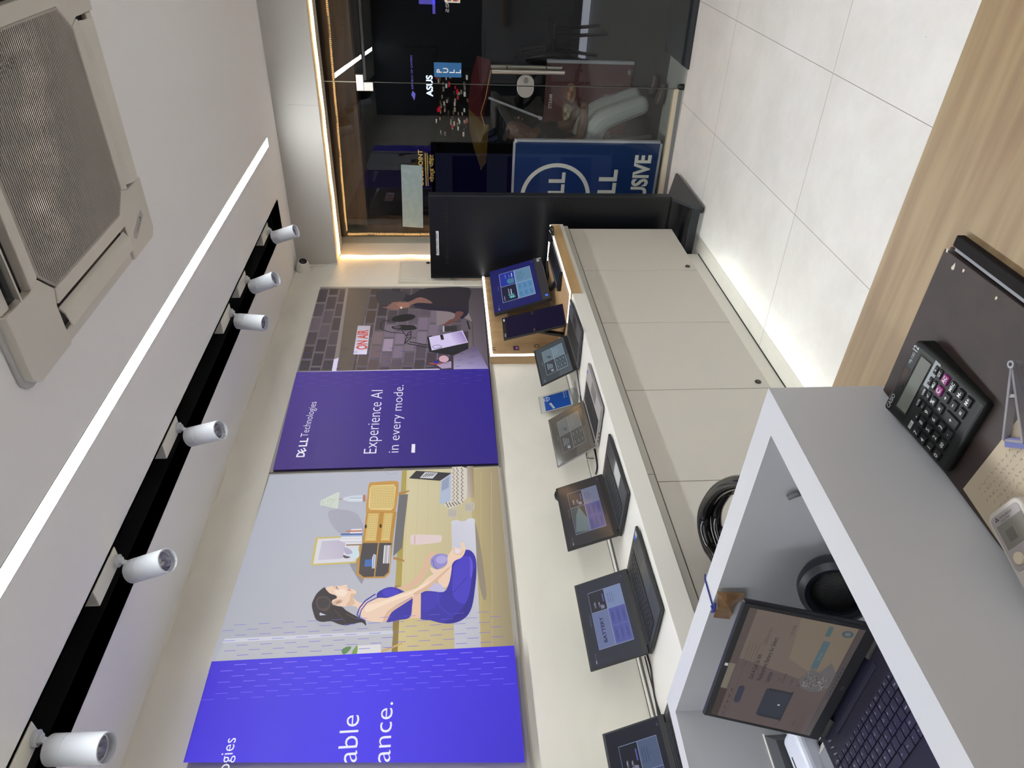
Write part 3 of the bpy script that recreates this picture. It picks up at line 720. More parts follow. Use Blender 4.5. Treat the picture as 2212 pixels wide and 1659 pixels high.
# ------------------------------------------------------------------ oak display niche at the far end
def niche():
    y0, y1 = 3.253, 4.05
    xf = XL+.053; zt = 1.373
    t = thing('oak_display_panel', (-2.2, 3.7, CZ), 'oak-veneered display panel and base with glowing white edges at the far end of the counter', 'display panel')
    b = MB(); b.box(XL+.001, xf, y0, 4.19, CZ+.008, zt); b.build('back_panel', m_oak, t)
    b = MB(); b.box(XL+.001, CF+.006, y0-.05, CE-.03, CZ+.0003, CZ+.008); b.build('base_panel', noisemat('oak_base', (186, 156, 116), (164, 132, 94), 7, .5, (3, .4, 3), .35, .7, 8), t)
    b = MB(); b.box(CF+.0005, CF+.008, y0-.05, CE-.03, CZ-.05, CZ+.0075); b.build('front_lip', noisemat('oak_lip', (186, 156, 110), (170, 138, 96), 7, .5, (3, .4, 3), .35, .7, 8), t)
    b = MB(); s_ = .014
    b.box(xf, xf+.006, y0+.001, 4.188, zt-s_, zt).box(xf, xf+.006, y0+.001, y0+s_, CZ+.02, zt-s_)
    b.box(CF-.010, CF+.0085, y0-.05, CE-.03, CZ+.008, CZ+.012).box(XL+.3, CF-.01, y0-.05, y0-.042, CZ+.008, CZ+.012).box(XL+.06, CF-.01, CE-.038, CE-.03, CZ+.008, CZ+.012)
    b.build('edge_light', m_ledw, t)
    # three small stickers on the back panel
    b = MB(); X = xf+.0004
    def p(px, py): return wp(px, py, 0, X)
    a = p(1071, 754); b.add([a+Vector((0, -.016, 0)), a+Vector((0, 0, .03)), a+Vector((0, .006, .028)), a+Vector((0, -.006, .0))], [(0,1,2,3)], c=(60, 44, 36)); b.add([a+Vector((0, .016, 0)), a+Vector((0, .022, .002)), a+Vector((0, .006, .03)), a+Vector((0, 0, .03))], [(0,1,2,3)], c=(60, 44, 36))
    a = p(1115, 752); b.box(X, X+.0005, a.y-.022, a.y+.022, a.z-.016, a.z+.016, c=(66, 40, 74)); b.box(X+.0005, X+.0008, a.y-.012, a.y+.012, a.z-.010, a.z+.004, c=(170, 110, 150))
    a = p(1160, 748)
    for k in range(16):
        u0, u1 = 2*math.pi*k/16, 2*math.pi*(k+1)/16
        b.add([a+Vector((.0003, r_*math.cos(u), r_*.8*math.sin(u))) for r_, u in ((.014, u0), (.02, u0), (.02, u1), (.014, u1))], [(0,1,2,3)], c=(54, 40, 40))
    b.build('sticker', m_flat, t)
niche()
# electrical panel on the left wall
t = thing('electrical_panel', (XL, 4.34, 1.56), 'white metal electrical cabinet on the wall between the lightbox and the rope light', 'electrical cabinet')
MB().box(XL+.001, XL+.02, 4.20, 4.485, 1.56, 1.93).build('cabinet_body', mat('panel_enamel', (206, 200, 186), .4), t, bevel=.002)
MB().box(XL+.02, XL+.027, 4.225, 4.478, 1.585, 1.912).build('cabinet_door', mat('panel_enamel2', (214, 208, 196), .4), t, bevel=.002)
b = MB(); b.lathe((XL+.027, 4.448, 1.735), (1, 0, 0), [(0, .006), (.006, .006), (.012, .004), (.014, 0)], 18); b.build('lock', mlock, t, smooth=True)
b = MB(); b.box(XL+.001, XL+.024, 4.185, 4.2, 1.30, 1.565); b.build('conduit', mat('panel_enamel3', (200, 194, 182), .4), t)
# dome camera at the corner
def domecam():
    c0 = Vector((XL, 4.40, 2.575)); t = thing('security_camera', c0, 'small white turret security camera high in the corner over the electrical cabinet', 'camera')
    ax = Vector((1, -.35, -.15)).normalized()
    MB().lathe(c0+Vector((.0, 0, 0)), Vector((1, 0, 0)), [(0, 0), (.05, 0), (.052, .01), (.046, .03), (.0, .03)], 28).build('mount', m_white, t, smooth=True)
    MB().lathe(c0+Vector((.02, 0, 0)), ax, [(.0, 0), (.040, .005), (.042, .025), (.036, .045), (.030, .052), (.030, .058), (.026, .06)], 28).build('housing', m_white, t, smooth=True)
    MB().lathe(c0+Vector((.02, 0, 0)), ax, [(.026, .06), (.026, .056), (.012, .062), (0, .064)], 24).build('lens', m_blackg, t, smooth=True)
    b = MB(); b.tube([c0+Vector((.02, .02, -.03)), c0+Vector((.01, .05, -.06)), c0+Vector((.004, .06, -.13)), Vector((XL+.004, 4.478, 2.40)), Vector((XL+.004, 4.482, 2.36))], .003); b.build('cable', m_white, t)
domecam()

# ------------------------------------------------------------------ lightboxes with printed pictures
LX = XL+.012
class Art:
    def __init__(s, crop, ax=0, val=LX+.0005):
        s.b = MB(); s.k = 0; s.crop = crop; s.ax = ax; s.val = val
    def P(s, x, y):
        ox, oy, sc = s.crop; q = wp(ox+x/sc, oy+y/sc, s.ax, s.val); q = q.copy(); q[s.ax] += s.k*.00006; return q
    def poly(s, c, pts, smooth=0):
        s.k += 1
        if smooth:
            n = len(pts); out = []
            for i in range(n):
                p0, p1, p2, p3 = (Vector(pts[(i+j-1) % n]) for j in range(4))
                for j in range(smooth):
                    u = j/smooth; out.append(.5*((2*p1)+(-p0+p2)*u+(2*p0-5*p1+4*p2-p3)*u*u+(-p0+3*p1-3*p2+p3)*u**3))
            pts = [tuple(p) for p in out]
        s.b.add([s.P(*p) for p in pts], [tuple(range(len(pts)))], c=c)
    def ell(s, c, x, y, rx, ry, rot=0, n=26):
        a = R(rot); s.poly(c, [(x+rx*math.cos(2*math.pi*i/n)*math.cos(a)-ry*math.sin(2*math.pi*i/n)*math.sin(a), y+rx*math.cos(2*math.pi*i/n)*math.sin(a)+ry*math.sin(2*math.pi*i/n)*math.cos(a)) for i in range(n)])
    def line(s, c, pts, w):
        s.k += 1
        for p, q in zip(pts, pts[1:]):
            p = Vector(p); q = Vector(q); d = (q-p).normalized(); nrm = Vector((-d.y, d.x))*w/2
            s.b.add([s.P(*(p+nrm)), s.P(*(p-nrm)), s.P(*(q-nrm)), s.P(*(q+nrm))], [(0,1,2,3)], c=c)
    def grad(s, cs, q, nx=6, ny=6):
        "bilinear patch: corners q = tl,tr,br,bl with colours cs"
        s.k += 1
        def mixv(a, b_, t_): return tuple(a[i]*(1-t_)+b_[i]*t_ for i in range(len(a)))
        for i in range(nx):
            for j in range(ny):
                pts = []; cc = []
                for u, v in ((i/nx, j/ny), ((i+1)/nx, j/ny), ((i+1)/nx, (j+1)/ny), (i/nx, (j+1)/ny)):
                    pts.append(s.P(*mixv(mixv(q[0], q[1], u), mixv(q[3], q[2], u), v))); cc.append(mixv(mixv(cs[0], cs[1], u), mixv(cs[3], cs[2], u), v))
                s.b.add(pts, [(0,1,2,3)], c=cc)
    def text(s, body, base0, base1, top0, c, wt=0):
        "base0/base1: baseline ends, top0: top of a capital at base0"
        s.k += 1
        A = s.P(*base0); B = s.P(*base1); T = s.P(*top0); U = Vector((0, 1, 0)) if s.ax == 0 else Vector((1, 0, 0))
        Uv = (B-A); Uv[s.ax] = 0; s.b.text(body, A, Uv, Vector((0, 0, 1)), Uv.length, abs(T.z-A.z), c=c, weight=wt)

def lightbox(name, y0, y1, z0, z1, label, art):
    t = thing('wall_lightbox', (XL, (y0+y1)/2, z0), label, 'lightbox', group='backlit pictures on the left wall')
    b = MB(); f = .006
    b.box(XL+.0005, LX, y0, y1, z0, z1); b.build('frame', m_frame, t)
    art.b.build('printed_picture', m_print, t)
    return t

# picture 1: recording studio and slogan
K1 = (630, 600, 3.771)
A = Art(K1)
TL, TR, BR, BL = (244, 92), (1556, 92), (1682, 1528), (-150, 1582)
A.poly((20, 16, 30), [(240, 88), (1558, 88), (1684, 1531), (-152, 1584)])
mT, mB = (44, 783), (1605, 757)
A.grad([(98, 90, 94), (90, 82, 88), (92, 84, 98), (96, 88, 94)], [TL, TR, mB, mT])
random.seed(11)
for k in range(16):
    for j in range(-1, 7):
        v0 = (j*118+(59 if k % 2 else 0)+8)/690; v1 = (j*118+(59 if k % 2 else 0)+110)/690
        v0 = max(v0, .0); v1 = min(v1, .985)
        if v1-v0 < .03: continue
        xt0, xt1 = 225+k*84+5, 225+k*84+76; xb0, xb1 = 50+k*94+6, 50+k*94+84
        def X(t_, b_, v): return t_+(b_-t_)*v
        q = [(X(xt0, xb0, v0), 90+v0*675), (X(xt1, xb1, v0), 90+v0*675), (X(xt1, xb1, v1), 90+v1*675), (X(xt0, xb0, v1), 90+v1*675)]
        if q[1][0] > 1590 or q[2][0] > 1600 or q[1][0] > 1450 and v0 < .5: continue
        cx = sum(p[0] for p in q)/4; cy = sum(p[1] for p in q)/4
        l = math.exp(-((cx-800)**2+(cy-560)**2)/(150**2))*.95+math.exp(-((cx-1110)**2+(cy-420)**2)/(190**2))*.75+math.exp(-((cx-230)**2+(cy-380)**2)/(170**2))*.25
        warm = 22 if 430 < cx < 720 else 0
        base = random.uniform(-8, 8)
        col = (58+l*96+base+warm*.6, 50+l*86+base+warm*.35, 54+l*106+base)
        A.poly(tuple(max(0, min(255, c_)) for c_ in col), q)
for k in range(5, 14):   # mortar lit near the lamp
    x0 = 225+k*84; x1 = 50+k*94
    A.line((128, 114, 132), [(x0+(x1-x0)*.35, 90+.35*675), (x0+(x1-x0)*.9, 90+.9*675)], 5)
A.poly((92, 82, 74), [(455, 92), (640, 92), (500, 765), (372, 765)])
A.poly((128, 118, 116), [(443, 92), (462, 92), (382, 690), (345, 690)]); A.poly((214, 208, 236), [(345, 672), (384, 660), (365, 768), (328, 770)])
A.grad([(176, 170, 182), (176, 170, 182), (228, 220, 246), (214, 206, 236)], [(540, 398), (643, 398), (612, 632), (503, 632)])
A.text('ON AIR', (612, 592), (622, 432), (524, 592), (196, 72, 58), .03)
A.grad([(70, 62, 66), (60, 52, 58), (90, 80, 96), (118, 108, 112)], [(1438, 92), (1556, 92), (1600, 690), (1440, 690)])
A.poly((132, 118, 122), [(1180, 262), (1440, 290), (1470, 365), (1400, 330), (1250, 380), (1180, 400)])
A.poly((36, 30, 38), [(690, 125), (760, 108), (880, 112), (965, 150), (1060, 100), (1160, 90), (1444, 90), (1442, 200), (1438, 300), (1390, 330), (1330, 300), (1240, 272), (1160, 262), (1020, 240), (960, 215), (900, 190), (830, 205), (780, 228), (730, 235), (695, 190)], 3)
A.poly((58, 54, 58), [(690, 125), (760, 108), (880, 118), (930, 150), (900, 190), (830, 205), (780, 228), (730, 235), (695, 190)], 3)
A.poly((30, 22, 46), [(1010, 215), (1090, 215), (1130, 240), (1320, 255), (1430, 268), (1425, 310), (1380, 345), (1310, 290), (1140, 272), (1010, 250)], 3)
A.poly((128, 92, 82), [(735, 248), (790, 240), (830, 205), (950, 205), (1050, 165), (1150, 215), (1030, 212), (965, 235), (955, 252), (915, 256), (880, 262), (855, 272), (810, 262)], 3)
A.poly((150, 104, 90), [(860, 215), (950, 212), (955, 240), (900, 255), (870, 240)], 3)
A.ell((210, 190, 170), 893, 252, 9, 10)
A.poly((104, 66, 62), [(1340, 285), (1402, 292), (1352, 352), (1300, 382), (1246, 402), (1240, 388), (1288, 350), (1325, 335)], 3)
A.poly((44, 42, 46), [(1240, 402), (1345, 398), (1347, 440), (1236, 450)], 0); A.poly((190, 180, 190), [(1232, 402), (1244, 402), (1244, 452), (1232, 448)])
A.ell((20, 19, 22), 912, 336, 98, 29, -8)
A.line((30, 28, 32), [(800, 352), (745, 362), (720, 392), (735, 430), (800, 452), (920, 462)], 6)
A.poly((22, 21, 25), [(820, 405), (900, 395), (985, 395), (1010, 410), (985, 425), (900, 432), (830, 425)], 3)
A.ell((26, 25, 28), 925, 415, 95, 22, 3); A.ell((80, 72, 84), 860, 410, 30, 14)
for pts in ([(975, 445), (970, 500), (920, 548), (945, 460), (975, 445)], [(940, 545), (1130, 580)], [(960, 530), (1130, 562)], [(900, 440), (930, 480), (975, 470)]): A.line((24, 23, 27), pts, 7)
A.poly((22, 20, 26), [(1104, 492), (1140, 478), (1160, 600), (1438, 540), (1440, 660), (1120, 612)]); A.poly((212, 200, 238), [(1118, 494), (1392, 438), (1437, 536), (1142, 602)])
A.grad([(196, 184, 222), (150, 130, 186), (160, 140, 196), (212, 200, 238)], [(1290, 462), (1385, 444), (1430, 532), (1330, 556)])
A.poly((26, 22, 30), [(1208, 476), (1232, 472), (1242, 512), (1218, 517)])
for k in range(12):
    a0, a1 = 2*math.pi*k/12, 2*math.pi*(k+1)/12; A.line((40, 34, 60), [(1186+38*math.cos(a0), 573+15*math.sin(a0)), (1186+38*math.cos(a1), 573+15*math.sin(a1))], 3)
A.line((18, 16, 22), [(1430, 360), (1450, 430)], 12); A.line((70, 56, 60), [(1470, 365), (1485, 655)], 5)
A.grad([(120, 108, 128), (92, 78, 110), (150, 138, 186), (176, 166, 206)], [(1318, 645), (1500, 560), (1603, 752), (1320, 756)])
A.poly((56, 48, 62), [(1120, 700), (1315, 640), (1318, 760), (1205, 762)]); A.poly((170, 150, 180), [(1180, 720), (1300, 690), (1302, 745), (1225, 752)])
A.ell((206, 164, 178), 1240, 672, 40, 28); A.poly((150, 70, 70), [(1112, 708), (1150, 700), (1215, 698), (1215, 716), (1150, 718)], 2); A.ell((40, 40, 150), 1178, 700, 22, 10)
A.poly((222, 216, 240), [(44, 778), (1200, 752), (1222, 768), (44, 786)])
random.seed(5)
for j in range(7):
    for i in range(15):
        if (i+j) % 2: A.line((64, 48, 140) if j < 6 else (40, 30, 110), [(70+i*97+j*8, 756-j*26-i*1.6), (112+i*97+j*8, 755-j*26-i*1.6)], 2.6)
A.grad([(70, 46, 140), (40, 18, 142), (36, 14, 132), (62, 36, 124)], [mT, mB, BR, BL], 10, 10)  # purple gradient of the print, with reflection haze painted in
A.k += 1
for j in range(6):
    for i in range(16):
        if (i+j) % 2: A.line((96, 76, 190), [(60+i*97-j*6, 792+j*22-i*1.6), (118+i*97-j*6, 791+j*22-i*1.6)], 2.2)
logoA = A.P(105, 1480); logoB = A.P(130, 1325); A.k += 1
Uv = Vector((0, 1, 0)); capd = abs(A.P(30, 1478).z-A.P(105, 1478).z)
logo_letters(A.b, A.P(105, 1480), Uv, (0,0,1), abs(A.P(130, 1322).y-A.P(105, 1480).y), capd*.9, c=(236, 234, 246), wt=.025)
A.text('Technologies', (134, 1316), (208, 1030), (70, 1316), (232, 230, 244), -.008)
A.text('Experience AI', (692, 1450), (746, 934), (580, 1450), (236, 234, 248), -.010)
A.text('in every mode.', (872, 1443), (914, 893), (780, 1443), (236, 234, 248), -.010)
A.poly((236, 234, 248), [(980, 1375), (1008, 1375), (1006, 1445), (976, 1445)])
lightbox('a', 2.405, 4.142, 1.371, 2.428, 'farther backlit wall picture: recording studio with ON AIR sign beside purple slogan panel', A)

# picture 2: woman doing yoga, blue slogan panel
K2 = (600, 1000, 3.770)
A = Art(K2)
edgeL = [(-64, 96), (-390, 1131)]
def eL(y): return -64+(y-96)*(-326/1035.)+(-.00002)*(y-96)**2*0
def eR(y): return 1799+(y-28)*(138/1592.)
c0 = (178, 182, 196)
A.grad([(176, 180, 192), (186, 188, 202), (192, 190, 198), (176, 178, 188)], [(eL(98), 98), (1050, 62), (935, 1560), (eL(1700), 1700)], 8, 8)
A.grad([(214, 204, 168), (196, 186, 152), (176, 162, 132), (214, 196, 140)], [(1040, 62), (eR(30), 30), (eR(1530), 1530), (925, 1570)], 8, 8)
A.poly((176, 158, 84), [(1012, 62), (1052, 60), (1005, 1050), (952, 1060)]); A.poly((150, 130, 70), [(952, 1000), (1003, 1000), (975, 1560), (925, 1565)])
A.grad([(190, 174, 130), (160, 146, 116), (150, 138, 112), (188, 170, 120)], [(1560, 45), (eR(30)-4, 32), (eR(1525)-4, 1526), (1650, 1530)], 3, 6)
for j in range(9): A.line((200, 186, 132), [(1060+j*85, 80), (1010+j*92, 1540)], 3)
# sideboard
A.poly((150, 148, 158), [(560, 600), (690, 520), (700, 950), (655, 950), (560, 760)], 2)
A.poly((168, 168, 182), [(410, 400), (520, 380), (650, 420), (700, 560), (560, 600), (450, 520)], 3)
A.poly((198, 150, 74), [(745, 168), (790, 158), (960, 148), (985, 185), (975, 300), (962, 380), (940, 402), (742, 404), (718, 385), (730, 260)], 3)
A.poly((230, 206, 140), [(765, 185), (945, 176), (962, 200), (945, 365), (922, 386), (755, 382), (738, 362), (750, 205)])
for i in range(15): A.line((170, 136, 70), [(766+i*13, 192), (752+i*13, 374)], 2.2)
for j in range(13): A.line((170, 136, 70), [(756, 198+j*14), (950, 192+j*14)], 2.2)
A.poly((188, 140, 64), [(722, 404), (968, 402), (935, 650), (690, 660)])
for x0, x1 in ((742, 822), (872, 936)):
    A.poly((214, 178, 100), [(x0-6, 412), (x1+4, 412), (x1-22, 640), (x0-34, 640)]); A.poly((232, 206, 136), [(x0+6, 424), (x1-6, 424), (x1-30, 628), (x0-20, 628)])
    for j in range(13): A.line((150, 118, 60), [(x0+6-j*2, 432+j*15), (x1-8-j*2, 432+j*15)], 2)
    for i in range(5): A.line((150, 118, 60), [(x0+12+i*14, 426), (x0-14+i*14, 626)], 2)
A.ell((40, 34, 30), 718, 524, 9, 16); A.ell((40, 34, 30), 838, 520, 9, 16)
A.poly((190, 144, 70), [(685, 655), (938, 650), (912, 905), (872, 944), (690, 948), (640, 915), (650, 780)])
A.poly((76, 70, 72), [(692, 660), (928, 658), (902, 895), (865, 930), (700, 936), (662, 905), (672, 780)])
A.line((196, 150, 78), [(822, 655), (788, 936)], 9)
A.poly((70, 110, 180), [(712, 795), (770, 792), (765, 850), (706, 852)]); A.poly((210, 220, 236), [(770, 780), (782, 750), (800, 756), (790, 866), (768, 866)]); A.line((60, 90, 170), [(786, 758), (778, 862)], 5)
for i in range(4): A.poly((226, 222, 226) if i % 2 == 0 else (190, 186, 196), [(868+i*14, 680), (880+i*14, 676), (868+i*15, 828), (856+i*15, 824)])
A.poly((176, 132, 80), [(985, 248), (1070, 230), (1072, 240), (985, 276)]); A.poly((176, 132, 80), [(944, 770), (1030, 798), (1032, 812), (940, 792)])
A.poly((112, 110, 112), [(988, 270), (1062, 262), (1012, 700), (940, 770), (950, 640)])
# lamp
A.poly((206, 214, 204), [(352, 312), (490, 246), (506, 244), (492, 378), (478, 380), (346, 352)]); 
random.seed(9)
for i in range(60): A.ell((170, 180, 160), 362+random.random()*115, 300+random.random()*60, 3, 2, 0, 6)
A.line((180, 140, 100), [(500, 308), (560, 306)], 6); A.poly((206, 212, 222), [(530, 306), (580, 284), (690, 276), (705, 300), (690, 328), (580, 328)], 3); A.poly((180, 120, 104), [(694, 276), (716, 272), (716, 326), (694, 328)])
A.line((150, 170, 200), [(590, 300), (690, 298)], 5); A.line((232, 236, 244), [(590, 312), (690, 312)], 5)
# framed picture and books
A.poly((204, 186, 104), [(312, 620), (690, 604), (640, 830), (272, 850)]); A.poly((218, 216, 224), [(330, 632), (680, 616), (632, 816), (292, 836)]); A.grad([(196, 190, 206), (190, 182, 204), (196, 186, 204), (202, 198, 212)], [(362, 650), (560, 640), (530, 792), (330, 806)], 2, 2)
for i, (cc) in enumerate([(226, 224, 232), (196, 120, 90), (232, 230, 236), (70, 96, 160), (150, 170, 210), (226, 226, 234), (214, 214, 222), (232, 230, 236), (206, 206, 214), (226, 222, 226), (150, 130, 110)]):
    y = 552+i*12.5; xl = [600, 560, 590, 516, 514, 520, 512, 508, 530, 552, 560][i]; A.poly(cc, [(xl, y), (690, y-3), (688, y+9), (xl, y+12)])
A.poly((206, 222, 232), [(590, 740), (640, 712), (664, 735), (662, 780), (630, 796), (595, 780)], 3); A.poly((90, 76, 92), [(536, 764), (560, 772), (596, 782), (560, 792), (536, 782)], 2); A.poly((178, 172, 200), [(550, 700), (600, 725), (610, 750), (570, 760), (545, 740)], 2)
# bottle
A.poly((226, 206, 204), [(1085, 606), (1110, 600), (1180, 598), (1300, 602), (1334, 608), (1334, 650), (1300, 664), (1180, 678), (1100, 680), (1080, 662)], 2); A.line((190, 170, 170), [(1118, 604), (1116, 678)], 6)
for k in range(12):
    a0, a1 = 2*math.pi*k/12, 2*math.pi*(k+1)/12; A.line((150, 148, 150), [(925+60*math.cos(a0), 62+max(0, 45*math.sin(a0))), (925+60*math.cos(a1), 62+max(0, 45*math.sin(a1)))], 2)
# pouf and laptop
A.poly((214, 206, 194), [(1420, 48), (1500, 44), (1540, 60), (1545, 200), (1540, 300), (1495, 350), (1395, 390), (1352, 360), (1380, 330), (1405, 330), (1410, 100)], 0)
A.grad([(170, 160, 150), (150, 134, 110), (170, 150, 120), (196, 186, 176)], [(1540, 42), (1592, 42), (1600, 300), (1545, 296)], 2, 3)
for i, cx in enumerate((1432, 1462, 1500)):
    for j in range(18): A.line((50, 44, 46), [(cx, 55+j*16), (cx+(10 if j % 2 else -8), 70+j*16)], 5 if i else 4)
for j in range(5): A.line((60, 52, 54), [(1370+j*24, 342), (1392+j*24, 384-j*7)], 6)
A.poly((54, 52, 56), [(1070, 146), (1128, 84), (1418, 102), (1322, 166)]); A.poly((206, 206, 212), [(1158, 142), (1200, 95), (1305, 100), (1262, 148)])
for k in range(5): A.line((60, 58, 70), [(1180+k*18, 136-k*2), (1216+k*17, 104)], 5)
A.poly((176, 188, 212), [(1340, 160), (1412, 104), (1408, 332), (1318, 358), (1330, 170)]); A.poly((140, 150, 178), [(1338, 172), (1396, 130), (1392, 222), (1334, 250)])
for k in range(6): A.line((176, 188, 212), [(1336, 184+k*12), (1394, 142+k*14)], 2.5)
for x, y in ((1425, 430), (1560, 382)):
    A.poly((196, 188, 176), [(x-30, y-30), (x+30, y-40), (x+42, y+5), (x+10, y+42), (x-32, y+30), (x-42, y)], 3)
    for k in range(5): A.line((150, 140, 128), [(x-30+k*14, y-28), (x-26+k*12, y+28)], 3)
# mat
A.poly((150, 138, 120), [(1600, 500), (1650, 700), (1700, 1100), (1660, 1100), (1615, 800)], 3)
A.grad([(206, 206, 220), (214, 214, 226), (186, 186, 196), (196, 196, 206)], [(1414, 500), (1604, 492), (1655, 1530), (1440, 1542)], 3, 6)
A.ell((210, 210, 222), 1450, 505, 36, 18, -5); A.ell((214, 214, 226), 1570, 492, 36, 18, -5)
for i in range(90): A.ell((174, 172, 190), 1440+random.random()*170+i*.2, 520+random.random()*980, 2.4, 2.4, 0, 5)
# woman
SK = (240, 208, 184); SK2 = (222, 184, 156); BL_ = (58, 50, 168); BL2 = (74, 62, 196)
A.poly((196, 190, 220), [(1210, 1040), (1280, 1000), (1350, 1040), (1360, 1085), (1280, 1090)], 2)
A.poly(SK2, [(968, 1048), (1060, 1018), (1150, 938), (1192, 850), (1200, 810), (1225, 780), (1260, 742), (1284, 770), (1262, 792), (1240, 830), (1232, 882), (1165, 1000), (1090, 1050), (1000, 1068)], 3)
A.poly((150, 142, 206), [(1258, 800), (1300, 772), (1360, 772), (1400, 800), (1410, 850), (1360, 870), (1300, 898), (1256, 870), (1246, 830)], 3); A.line((110, 100, 180), [(1262, 815), (1275, 872), (1300, 892)], 6); A.ell((176, 168, 220), 1335, 818, 46, 34, -10)
A.poly(SK, [(1240, 880), (1300, 900), (1400, 875), (1425, 900), (1410, 980), (1370, 1046), (1325, 1020), (1305, 990), (1330, 930), (1270, 935)], 3)
A.poly(BL_, [(1165, 1092), (1240, 1074), (1350, 1082), (1392, 1020), (1412, 930), (1425, 840), (1465, 780), (1530, 738), (1580, 752), (1612, 810), (1618, 920), (1605, 1060), (1582, 1200), (1535, 1285), (1450, 1332), (1350, 1338), (1240, 1312), (1160, 1298), (1150, 1200)], 3)
A.poly(BL2, [(1440, 860), (1500, 800), (1570, 800), (1590, 900), (1575, 1080), (1520, 1180), (1430, 1120), (1425, 980)], 3)
A.poly((48, 40, 144), [(1590, 900), (1614, 920), (1604, 1060), (1580, 1196), (1530, 1282), (1450, 1326), (1352, 1334), (1420, 1290), (1500, 1220), (1560, 1100)], 3)
A.poly((66, 54, 182), [(1180, 1110), (1250, 1090), (1330, 1100), (1300, 1180), (1220, 1240), (1175, 1220)], 3)
A.poly((98, 86, 214), [(1560, 790), (1588, 850), (1580, 960), (1568, 960), (1566, 860)], 3)
A.line((46, 40, 140), [(1362, 1090), (1440, 1080), (1540, 960)], 4); A.line((90, 80, 210), [(1300, 1085), (1318, 1200), (1430, 1290)], 3)
A.poly((234, 196, 168), [(1085, 1125), (1168, 1092), (1166, 1296), (1075, 1298)])
A.poly(BL_, [(812, 1095), (870, 1055), (930, 1042), (990, 1058), (1050, 1090), (1098, 1122), (1096, 1200), (1078, 1290), (980, 1312), (880, 1326), (870, 1230), (820, 1150)], 3)
A.poly(BL2, [(860, 1075), (930, 1056), (990, 1075), (960, 1110), (880, 1120)], 3)
A.poly(SK, [(615, 1130), (640, 1150), (690, 1172), (760, 1150), (830, 1130), (900, 1130), (1010, 1090), (1140, 1045), (1230, 960), (1330, 905), (1380, 850), (1385, 790), (1440, 718), (1470, 728), (1500, 722), (1488, 684), (1512, 680), (1530, 736), (1500, 800), (1440, 830), (1400, 890), (1330, 960), (1220, 1060), (1120, 1110), (1010, 1170), (920, 1225), (880, 1300), (850, 1326), (760, 1322), (700, 1296), (670, 1250), (640, 1200), (560, 1190), (560, 1140)], 3)
A.poly(SK2, [(860, 1320), (900, 1236), (1010, 1174), (1100, 1125), (1090, 1140), (1000, 1200), (930, 1250), (890, 1322)], 3)
A.poly((248, 222, 200), [(720, 1200), (820, 1170), (960, 1120), (1100, 1075), (1220, 1000), (1230, 1010), (1110, 1090), (960, 1150), (820, 1210), (730, 1250)], 3)
A.poly(SK2, [(1110, 1090), (1220, 1030), (1330, 935), (1392, 880), (1400, 892), (1330, 962), (1220, 1062), (1130, 1108)], 3)
A.line(BL_, [(650, 1268), (672, 1210), (720, 1152), (800, 1100)], 10); A.line(BL_, [(668, 1290), (684, 1230), (730, 1170), (830, 1120)], 8); A.line(BL_, [(650, 1268), (680, 1300), (720, 1318)], 8)
A.line((220, 180, 160), [(1436, 725), (1440, 770), (1490, 780), (1510, 745)], 5); A.ell((226, 222, 234), 1462, 750, 20, 18, 10)
A.poly(SK, [(395, 1058), (430, 1038), (480, 1034), (520, 1034), (548, 1026), (574, 1028), (568, 1046), (590, 1060), (605, 1058), (640, 1074), (642, 1098), (618, 1132), (630, 1180), (560, 1200), (480, 1190), (420, 1120)], 3)
A.poly((52, 44, 46), [(384, 1046), (330, 1090), (300, 1140), (284, 1190), (296, 1250), (320, 1310), (370, 1328), (440, 1322), (500, 1345), (560, 1356), (620, 1344), (690, 1332), (722, 1358), (716, 1322), (660, 1288), (610, 1262), (560, 1232), (530, 1205), (480, 1196), (446, 1176), (452, 1150), (486, 1134), (478, 1112), (430, 1095), (400, 1064)], 3)
A.poly(SK2, [(600, 1100), (640, 1100), (618, 1132), (634, 1178), (590, 1196), (560, 1190), (590, 1150)], 3)
A.poly((248, 224, 206), [(470, 1070), (540, 1060), (570, 1090), (540, 1120), (490, 1110)], 3)
A.poly((84, 70, 66), [(330, 1130), (400, 1120), (440, 1160), (430, 1210), (400, 1240), (350, 1230), (320, 1190)], 3)
A.poly((60, 50, 52), [(340, 1140), (396, 1132), (424, 1164), (412, 1206), (360, 1220), (332, 1184)], 3)
A.ell((214, 178, 154), 492, 1168, 44, 20, -20); A.ell((180, 140, 120), 500, 1166, 22, 9, -20)
A.poly((196, 198, 212), [(346, 1262), (352, 1252), (402, 1272), (350, 1276)]); A.line((100, 80, 66), [(560, 1262), (640, 1300)], 6); A.line((92, 76, 64), [(470, 1230), (560, 1330)], 5)
A.line((60, 44, 44), [(480, 1062), (484, 1040), (500, 1068)], 4); A.line((190, 90, 90), [(574, 1066), (590, 1068), (600, 1074)], 7); A.line((236, 236, 236), [(582, 1070), (588, 1076)], 3); A.line((120, 80, 70), [(466, 1050), (468, 1036)], 4)
# near edge: bright curtain edge, plant
A.poly((206, 208, 220), [(-420, 1466), (940, 1398), (942, 1424), (-440, 1500)])
A.grad([(186, 188, 196), (192, 192, 200), (192, 192, 198), (182, 184, 190)], [(-430, 1500), (942, 1424), (930, 1580), (-500, 1650)], 4, 2)
A.poly((222, 220, 222), [(655, 1522), (840, 1512), (845, 1580), (650, 1596)]); A.poly((206, 170, 110), [(846, 1560), (1015, 1496), (1024, 1506), (850, 1582)])
A.poly((96, 140, 76), [(524, 1560), (560, 1534), (604, 1530), (590, 1560), (545, 1596)], 2); A.poly((120, 160, 80), [(612, 1570), (640, 1530), (656, 1522), (650, 1590), (615, 1596)], 2)
